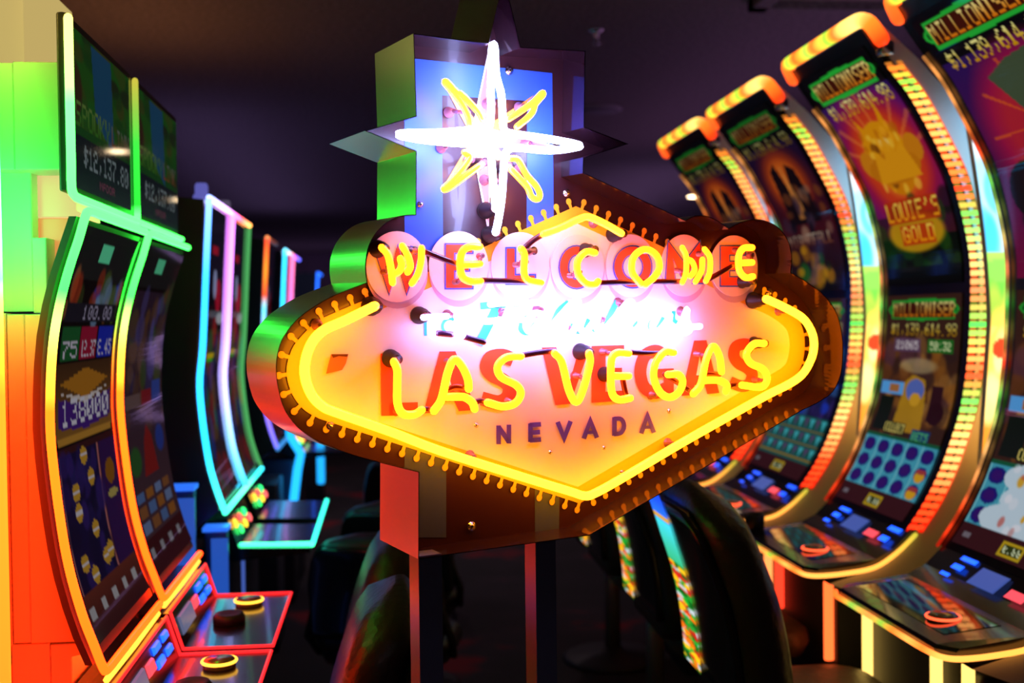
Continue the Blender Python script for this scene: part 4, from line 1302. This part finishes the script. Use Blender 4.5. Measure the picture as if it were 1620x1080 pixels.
for i, (ch, cx, cy, rx, ry, bx) in enumerate(discs):
    b = MB()
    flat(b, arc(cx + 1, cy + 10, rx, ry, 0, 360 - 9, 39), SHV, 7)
    P = [S(x, y, L_(8)) for x, y in arc(cx, cy, rx, ry, 0, 360 - 7.5, 47)]
    P2 = [p + N_DIR * .0015 for p in P]
    b.loft([P, P2], PINKV, False)
    dob = b.build('letter_disc', sign)
    b = MB()
    x0, y0, x1, y1 = bx
    for st in SH[ch]:
        if st == 'ring':
            pts = arc((x0 + x1) / 2, (y0 + y1) / 2, (x1 - x0) / 2, (y1 - y0) / 2, 0, 350, 35)
            ribbon(b, pts, 17, BTX2 if False else BLUEV, 12.2, True); ribbon(b, pts, 12, REDV, 13, True)
        else:
            pts = [(x0 + (x1 - x0) * u, y0 + (y1 - y0) * v) for u, v in st]
            def ext(pp, e):
                pp = [np.array(q, float) for q in pp]
                a = pp[0] + (pp[0] - pp[1]) / np.linalg.norm(pp[0] - pp[1]) * e; c = pp[-1] + (pp[-1] - pp[-2]) / np.linalg.norm(pp[-1] - pp[-2]) * e
                return [tuple(a)] + [tuple(q) for q in pp[1:-1]] + [tuple(c)]
            ww = 15 if ch in 'WM' else 12.5
            ribbon(b, ext(pts, 2.5), ww + 5, BLUEV, 12.2); ribbon(b, pts, ww, REDV, 13)
    o = b.build('printed_letter', sign)
    o.parent = dob

# LAS VEGAS, NEVADA and the script printed on the panel
b = MB(); K = 9
ribbon(b, [(615, 559), (616, 657.5)], 25.5, REDV, K); flat(b, [(616, 637.5), (661, 636), (661, 651), (616, 657)], REDV, K)
b.build('printed_letter', sign)['label'] = 'red printed letter L'; b = MB()
flat(b, [(695.4, 555.7), (720.5, 555.4), (752.5, 648), (726, 650), (719, 634), (697, 635.5), (692, 652), (670, 653.5)], REDV, K)
flat(b, [(708, 580), (715.5, 617), (701, 618)], WHV, K + .4)
b.build('printed_letter', sign)['label'] = 'red printed letter A'; b = MB()
sS = curve2([(812, 569), (795, 562.5), (776, 566), (770.5, 581), (779, 593), (795, 601), (806, 612), (803, 628), (788, 636), (762, 630)], 5)
ribbon(b, sS, 22, REDV, K)
b.build('printed_letter', sign)['label'] = 'red printed letter S'; b = MB()
flat(b, [(857, 549.5), (880, 549), (899, 612), (917, 548), (934, 547.5), (902, 638.5), (878.5, 640.5)], REDV, K)
b.build('printed_letter', sign)['label'] = 'red printed letter V'; b = MB()
flat(b, [(936, 547), (987.5, 545.5), (987.5, 560), (958, 561), (958, 582.5), (984, 581.5), (984, 596), (958, 597), (958, 619.5), (988, 617.5), (988, 633), (936, 636.8)], REDV, K)
b.build('printed_letter', sign)['label'] = 'red printed letter E'; b = MB()
ribbon(b, curve2([(1052, 562), (1037, 554.5), (1020, 563), (1013, 588), (1020, 613), (1038, 621), (1054, 613)], 5), 19, REDV, K)
flat(b, [(1037, 583.5), (1066, 582.5), (1066, 620), (1050, 626), (1050, 597), (1037, 597.5)], REDV, K)
b.build('printed_letter', sign)['label'] = 'red printed letter G'; b = MB()
flat(b, [(1098, 538.5), (1117.5, 538), (1138, 621.5), (1119, 623), (1115, 608), (1099, 609), (1095, 624.5), (1078, 626)], REDV, K)
flat(b, [(1107, 563), (1112.5, 593), (1101.5, 593.5)], WHV, K + .4)
b.build('printed_letter', sign)['label'] = 'red printed letter A'; b = MB()
ribbon(b, curve2([(1193, 552), (1180, 544), (1165, 548), (1161, 562), (1168, 574), (1182, 582), (1190, 592), (1186, 606), (1174, 611), (1155, 604)], 5), 18, REDV, K)
b.build('printed_letter', sign)['label'] = 'red printed letter S'
b = MB()
ND = [('N', 786, 808, 672, 702), ('E', 836, 856, 669, 698.5), ('V', 879, 906, 666.5, 696), ('A', 921, 947, 662, 693), ('D', 969, 990, 659, 688.5), ('A', 1012, 1037, 654, 685)]
for ch, x0, x1, y0, y1 in ND:
    dr = -1.6
    q = lambda u, v: (x0 + (x1 - x0) * u, y0 + (y1 - y0) * v + dr * (u - .5))
    wd = 7.4; b = MB()
    if ch == 'N':
        for st in ([q(.13, 0), q(.13, 1)], [q(.87, 0), q(.87, 1)], [q(.13, .08), q(.87, .92)]): ribbon(b, st, wd, BTX, K)
    if ch == 'E':
        for st in ([q(.16, 0), q(.16, 1)], [q(.1, .09), q(1, .09)], [q(.1, .5), q(.92, .5)], [q(.1, .91), q(1, .91)]): ribbon(b, st, wd, BTX, K)
    if ch == 'V': ribbon(b, [q(.12, 0), q(.5, .9), q(.88, 0)], wd, BTX, K)
    if ch == 'A':
        ribbon(b, [q(.10, 1), q(.5, .10), q(.90, 1)], wd, BTX, K); ribbon(b, [q(.25, .70), q(.75, .70)], 5, BTX, K)
    if ch == 'D':
        ribbon(b, [q(.15, 0), q(.15, 1)], wd, BTX, K); ribbon(b, [q(.1, .09)] + [q(x, y) for x, y in arc(.45, .5, .42, .41, -90, 90, 10)] + [q(.1, .91)], wd * .95, BTX, K)
    b.build('printed_letter', sign)['label'] = 'indigo printed letter ' + ch
b = MB()
ribbon(b, [(673, 506), (673.5, 531)], 4.5, CYV, K); ribbon(b, [(664, 504), (683, 503)], 4, CYV, K)
ribbon(b, arc(712, 516, 12, 12, 0, 350, 24), 4.5, CYV, K, True)
ribbon(b, curve2([(760, 484), (785, 482), (840, 478)], 4), 11, CYV, K); ribbon(b, [(787, 484), (776, 508), (757, 545)], 14, CYV, K); ribbon(b, curve2([(764, 508), (790, 505), (815, 503)], 3), 7, CYV, K)
ribbon(b, curve2([(846, 499), (830, 505), (824, 520), (834, 526), (848, 512)], 4), 8, CYV, K)
ribbon(b, curve2([(900, 478), (884, 492), (874, 515)], 4), 9, CYV, K); ribbon(b, curve2([(912, 498), (906, 518), (918, 524), (932, 505)], 4), 7, CYV, K)
ribbon(b, curve2([(942, 500), (938, 520), (948, 522)], 3), 6, CYV, K); ribbon(b, curve2([(977, 476), (966, 497), (958, 520)], 4), 9, CYV, K)
ribbon(b, curve2([(1002, 497), (992, 508), (998, 522), (1008, 508), (1002, 497)], 4), 6, CYV, K); ribbon(b, curve2([(1036, 498), (1028, 516), (1038, 522), (1050, 502)], 4), 6, CYV, K)
ribbon(b, curve2([(1066, 492), (1066, 506), (1076, 514), (1062, 522)], 4), 6, CYV, K)
b.build('printed_lettering', sign)['label'] = 'cyan printed script lettering'
# peeling sticker on the panel
b = MB()
P = [S(524, 560, L_(9)), S(551, 560, L_(9)), S(547, 575, L_(9)), S(541, 585, L_(9)), S(516, 591, L_(9)), S(520, 574, L_(9))]
b.poly(P, pbr('sticker', (.55, .22, .06), .3)); P2 = [S(524, 560, L_(10)), S(551, 560, L_(10)), S(549, 564, L_(10)), S(536, 563, L_(10)), S(527, 566, L_(10))]
b.poly(P2, pbr('sticker_dark', (.15, .05, .02), .3)); b.build('sticker', sign)

# ------------------------------------------------------------------ neon tubes
NY = glow('neon_letter', (9.0, 1.15, .02), 1.6)      # clips to saturated yellow, sheds orange-red light
NB = glow('neon_border', (11.0, 3.0, .055), 1.75)
NW = glow('neon_white', (6.5, 7.6, 17.0), 3.0)
NS = glow('neon_script', (4.8, 4.6, 13.0), 2.0)
DARKT = pbr('blacked_out_glass', (.10, .02, .05), .12, 0, .6)
R1 = .0057


def neon(name, strokes, mt, r=R1, d=NEON, lab=None, sub=6):
    b = MB()
    for st in strokes:
        pts = spline([(x, y) for x, y in st], sub)
        b.tube([S(p[0], p[1], d) for p in pts], r, mt, 10)
    o = b.build(name, sign)
    if lab: o['label'] = lab
    return o


neon('neon_tube', [[(604, 391.4), (613.5, 403), (618.5, 425), (621.3, 447)], [(622, 434), (631.4, 429), (635.5, 419), (633.5, 409)], [(636.6, 389), (644, 401), (649, 420), (645, 430)], [(667, 392.5), (666, 413.5), (660.7, 434.4), (652, 448)]], NY, .0052, lab='yellow neon letter W')
neon('neon_tube', [[(759, 390.4), (742, 390.4), (731, 399), (728, 420), (732, 438), (744.7, 445), (760, 445)], [(731, 418.7), (759, 417.8)]], NY, lab='yellow neon letter E in the top word, left one')
neon('neon_tube', [[(824.4, 393.5), (829.7, 403), (829, 430), (835, 443), (856, 447.5)]], NY, lab='yellow neon letter L in the top word')
neon('neon_tube', [[(941, 400), (927, 398.6), (914, 412.7), (915, 433.8), (927, 448), (941, 450), (946, 445)]], NY, lab='yellow neon letter C')
neon('neon_tube', [[(1013.7, 449), (1000.5, 431.5), (1000.8, 410.4), (1011.4, 397.5), (1025.4, 395), (1039.5, 405.7), (1043, 424), (1034, 439), (1020.7, 450)]], NY, lab='yellow neon letter O')
neon('neon_tube', [[(1079.4, 391.6), (1085.3, 406), (1085, 432), (1079.4, 446.7)], [(1087, 410), (1095, 414), (1099, 427), (1092.3, 437)], [(1111, 410.4), (1109.7, 428), (1100, 445.6)], [(1114.6, 394), (1122.8, 407), (1122.8, 430), (1116.7, 444.4)]], NY, .0047, lab='yellow neon letter M')
neon('neon_tube', [[(1189.6, 391.6), (1176, 392.8), (1168.7, 405), (1169.5, 427), (1179, 438.7), (1190.8, 437.3)], [(1171, 416), (1189.6, 415)]], NY, lab='yellow neon letter E ending the top word')
neon('neon_tube', [[(623.5, 572.3), (628.4, 585), (628.4, 610), (629, 638), (637.3, 654), (655, 655.3), (667, 648.4)]], NY, .0061, lab='yellow neon letter L of the city name')
neon('neon_tube', [[(686.7, 649.4), (698.5, 630.6), (708.4, 589), (718.3, 568.4), (730, 577.3), (740, 599), (741.5, 614.8)], [(706.4, 627.7), (722, 627.2), (736, 628.5), (747, 636.5), (750.9, 646.4)]], NY, .0061, lab='yellow neon letter A of the city name, left one')
neon('neon_tube', [[(824, 563.5), (801, 565.4), (787.4, 579.3), (793, 596), (817, 609), (824, 622.7), (815, 637.5), (795.3, 642.5), (771.6, 636.5)]], NY, .0061, lab='yellow neon letter S in the middle')
neon('neon_tube', [[(877.7, 558.5), (888.5, 572), (900, 617), (911.4, 635.6), (922, 617), (933, 575), (931.8, 558.5)]], NY, .0062, lab='yellow neon letter V')
neon('neon_tube', [[(994.4, 558.5), (975, 558.5), (967, 572), (967.5, 618), (978, 631.5), (996.8, 629.5)], [(968, 594.6), (994.4, 594.6)]], NY, .0062, lab='yellow neon letter E of the city name')
neon('neon_tube', [[(1065.5, 557.3), (1052.2, 556), (1037.6, 573), (1034.2, 597), (1044, 620), (1059.4, 628.3), (1073.9, 620), (1080, 603), (1072.5, 592), (1057, 592.2)]], NY, .0062, lab='yellow neon letter G')
neon('neon_tube', [[(1096.8, 622.3), (1108.8, 606.7), (1117.2, 568), (1128, 547.7), (1138, 563.3), (1141.3, 587.4)], [(1112.4, 601.8), (1128, 601), (1140, 602.5), (1149.7, 609), (1148.5, 618.7)]], NY, .0062, lab='yellow neon letter A of the city name, right one')
neon('neon_tube', [[(1208.7, 543), (1193, 544), (1181, 559), (1187, 574), (1207, 584), (1213.5, 599.4), (1203.9, 612), (1173.8, 609)]], NY, .0062, lab='yellow neon letter S at the right end')
neon('border_tube', [[(592.5, 484), (546.7, 506.4), (513, 521.7), (494, 541), (483.5, 569), (482.8, 596.7), (493, 624.4), (511, 643), (535.6, 653.6), (620, 683.5), (697, 713), (814.6, 750.4), (900, 776.5), (925, 784), (942, 779.5), (982.8, 757), (1074.4, 702.8), (1157.8, 655.6), (1213, 625), (1249.4, 606.5), (1271, 590), (1285, 563), (1287.5, 539), (1281.7, 519.4), (1267.8, 501.4), (1237, 484), (1212, 472.8)]], NB, .0068, lab='bright yellow neon tube tracing the diamond')
neon('border_tube', [[(860, 370), (883, 362), (916, 346.5), (932, 343.5), (956.7, 354), (983, 369)]], NB, .0055, lab='short yellow neon tube at the diamond top')
# script word
neon('script_tube', [[(670, 502), (688, 501), (707, 500)], [(684, 503), (685, 518), (684, 531)], [(722, 500), (733, 501), (736, 515), (731, 531), (724, 529), (722, 512), (727, 500)]], NS, .0047, lab='white neon word to')
neon('script_tube', [[(776, 481), (800, 479), (860, 478.5)], [(768, 508), (790, 507), (826, 505)], [(806, 486), (797, 508), (786, 536)]], NS, .0051, lab='white neon script letter F')
neon('script_tube', [[(858, 497), (845, 496), (832, 512), (838, 524), (852, 512), (860, 497), (858, 518), (868, 522), (882, 505), (908, 477), (915, 481), (897, 508), (890, 522), (903, 527), (912, 512), (905, 503), (922, 500), (918, 518), (927, 524), (940, 508), (946, 500), (944, 519), (954, 522), (970, 506), (994, 478), (1000, 484), (982, 508), (976, 524)],
                      [(976, 524), (992, 514), (1008, 498), (1000, 498), (994, 512), (1002, 524), (1014, 512), (1012, 500), (1026, 502), (1038, 497), (1032, 516), (1040, 524), (1054, 510), (1060, 498), (1058, 518), (1068, 522), (1080, 506), (1087, 489), (1086, 505), (1092, 520), (1082, 526), (1078, 520), (1092, 517), (1107, 516)]], NS, .0051, lab='white neon cursive letters abulous')
# star
neon('star_tube', [[(784, 330), (780, 285), (776, 245), (765, 229), (720, 226), (670, 221), (634, 214.5), (638, 211), (690, 210), (740, 206), (768, 203), (776, 190), (776.5, 130), (778.5, 76), (782.5, 76), (785, 118), (793, 150), (795.5, 190), (799, 207), (815, 212), (870, 220), (913, 228.5), (912, 233), (870, 238), (815, 234), (800, 242), (797, 262), (794, 310), (788, 350), (784, 367)]], NW, .0056, d=.004, lab='white neon star outline')
neon('star_arm_tube', [[(743.7, 200), (740.7, 184.4), (730, 163.7), (718, 148), (704, 131), (708, 131), (722, 146), (729, 149), (742, 161), (757, 178), (763, 189)]], NB, .0048, d=-.004, lab='yellow neon arm at upper left of the star')
neon('star_arm_tube', [[(803, 189), (822, 177), (843, 162), (857.5, 147.5), (858, 151), (847, 164), (843, 176), (834, 187), (817.8, 200.7)]], NB, .0048, d=-.004, lab='yellow neon arm at upper right of the star')
neon('star_arm_tube', [[(735, 241), (743, 249), (729, 270), (714, 286.7), (702.5, 298), (706, 299), (717.8, 292), (738, 277), (757.6, 263)]], NB, .0048, d=-.004, lab='yellow neon arm at lower left of the star')
neon('star_arm_tube', [[(806.7, 250.5), (819.6, 253), (832.6, 275.6), (848, 294), (854, 308), (850, 315), (841, 310.7), (834.4, 296), (822, 282), (808.5, 268)]], NB, .0048, d=-.004, lab='yellow neon arm at lower right of the star')

# blacked-out linking tubes
for st in ([(672, 398), (700, 409), (730, 420)], [(762, 443.5), (800, 444.5), (852, 446)], [(948, 447.5), (1000, 446), (1078, 445)], [(1122, 441), (1140, 431), (1158, 421)], [(860, 370), (845, 379), (833, 389), (827, 396)],
           [(826, 562), (850, 558), (877, 555)], [(996, 557), (1030, 559), (1062, 558)], [(1051, 592), (1072, 605), (1097, 621)], [(667, 648.5), (676, 647), (687, 650)], [(706, 617), (720, 612), (736, 614)], [(751, 636), (760, 634), (772, 637)],
           [(1150, 613), (1160, 609), (1174, 609)], [(1112, 592), (1125, 591), (1138, 592)], [(693, 527), (703, 528), (714, 529)], [(736, 533), (750, 537), (765, 541)], [(985, 600), (988, 615), (990, 624)]):
    neon('linking_tube', [st], DARKT, .0046, NEON - .008)

# rubber boots at the tube ends
RUB = pbr('black_rubber', (.018, .012, .016), .38); GLS = pbr('electrode_glass', (.30, .12, .16), .15, 0, .5)
boots = [(585, 484, 592.5, 484, 14), (595.7, 394, 604, 391.4, 13), (661, 498.5, 670, 502, 12.5), (616, 566.5, 623.5, 572.3, 13), (767, 333, 782, 330, 12), (773, 371, 784, 367, 12), (968, 371, 983, 369, 11),
         (923, 396, 933, 398.5, 10.5), (1171, 445, 1183, 438, 10), (1189, 475, 1212, 472.8, 12), (916, 556, 931.8, 558.5, 12), (953.5, 591.5, 968, 594, 11), (1190.5, 542, 1200, 543, 9), (751, 260, 757.6, 264, 9), (789, 264, 806, 268, 9), (827, 398, 829, 400, 8), (641, 398, 643, 398, 8)]
for fx, fy, tx, ty, r in boots:
    a = S(fx, fy, FACE + .002)
    rad = r / F * (a - EYE).dot(FWD) * 1.0
    b = MB(); b.lathe(a, N_DIR, [(rad * 1.12, 0), (rad * 1.12, .006), (rad * .95, .008), (rad * .92, .020), (rad * .62, .024), (rad * .58, .034), (.0065, .036)], RUB, 22)
    boot = b.build('electrode_boot', sign)
    top = a + N_DIR * .035
    end = S(tx, ty, NEON)
    if (end - top).length > .004:
        b = MB(); b.cyl(top - N_DIR * .002, end, .0058, .0054, GLS, 12); b.build('electrode_glass', boot)
# glass stand-offs
sup = [(604, 430, 617, 422), (642, 398, 645, 402), (645, 446, 655, 443), (755, 405, 757, 417), (716, 446, 733, 440), (811, 419, 829, 414), (897, 436, 914, 430), (1015, 398, 1022, 395), (1066, 428, 1085, 428), (1100, 402, 1116, 398), (1157, 396, 1171, 399), (1180, 404, 1188, 415),
       (705, 572, 712, 582), (625, 649, 634, 650), (720, 617, 740, 610), (800, 634, 812, 638), (950, 556, 970, 560), (1098, 560, 1119, 563), (1028, 624, 1046, 620), (1190, 600, 1212, 602), (908, 594, 926, 600), (500, 513, 513, 521), (742, 720, 752, 730), (1055, 700, 1066, 707), (937, 353, 930, 345), (1230, 492, 1247, 490),
       (769, 165, 777, 164), (709, 178, 737, 178), (820, 170, 829, 172), (765, 285, 781, 285), (697, 234, 712, 226), (830, 228, 850, 236), (740, 255, 741, 252), (820, 268, 836, 280), (706, 498, 707, 500), (791, 492, 800, 490), (848, 490, 852, 500), (976, 478, 985, 484), (1075, 492, 1084, 495), (945, 505, 948, 510), (905, 520, 903, 526)]
for fx, fy, tx, ty in sup:
    a = S(fx, fy, FACE + .001); d_ = .004 if ty < 300 and tx > 600 and (690 < tx < 860) and fy < 290 else NEON
    e = S(tx, ty, min(d_, NEON) - .004)
    b = MB()
    b.lathe(a, N_DIR, [(.0085, 0), (.0085, .003), (.0048, .005), (.0042, .018)], GLS, 12)
    b.cyl(a + N_DIR * .015, e, .0035, .003, GLS, 8)
    b.cyl(e - T_DIR * .007, e + T_DIR * .007, .0028, .0028, GLS, 8)
    b.build('tube_support', sign)
# screws
for fx, fy, r in ((805, 112, 6.5), (896, 305, 6), (665, 323, 5.5), (745.5, 832, 7), (753, 672, 4.2), (870, 715, 3.6), (955, 708, 3.6), (1058, 650, 4.2), (522, 673, 6.5), (1216, 462, 6), (984, 748, 5)):
    a = S(fx, fy, FACE + .002); rad = r / F * (a - EYE).dot(FWD)
    b = MB(); b.lathe(a, N_DIR, [(rad * 1.05, 0), (rad * 1.05, .0015), (rad * .62, .002), (rad * .60, .004), (rad * .4, .0055), (0, .006)], CHROME, 18)
    u = Vector((0, 0, 1)); b.box(a.x - .0008, a.x + .0008, a.y - .0062, a.y - .0058, a.z - rad * .4, a.z + rad * .4, MATTE)
    b.build('screw', sign)

# posts and floor plates
POSTM = pbr('grey_post_paint', (.20, .23, .34), .30, .15)
def post(px0, px1, py):
    a = S(px0, py, -.003); c = S(px1, py, -.003)
    tt = (c - a); tt.z = 0
    back = Vector((D_DIR.x, D_DIR.y, 0)).normalized() * .034
    ring0 = [a, a + tt, a + tt + back, a + back]
    ring1 = [Vector((p.x, p.y, 0.012)) for p in ring0]
    ring0 = [Vector((p.x, p.y, a.z + .004)) for p in ring0]
    b = MB(); b.loft([ring1, ring0], POSTM, False); b.build('post', sign)
    cx = sum((p for p in ring1), Vector()) / 4
    b = MB(); b.box(cx.x - .09, cx.x + .09, cx.y - .12, cx.y + .12, 0, .012, MATTE, .003); b.build('foot_plate', sign)
post(662, 699, 884)
post(847, 879, 862)
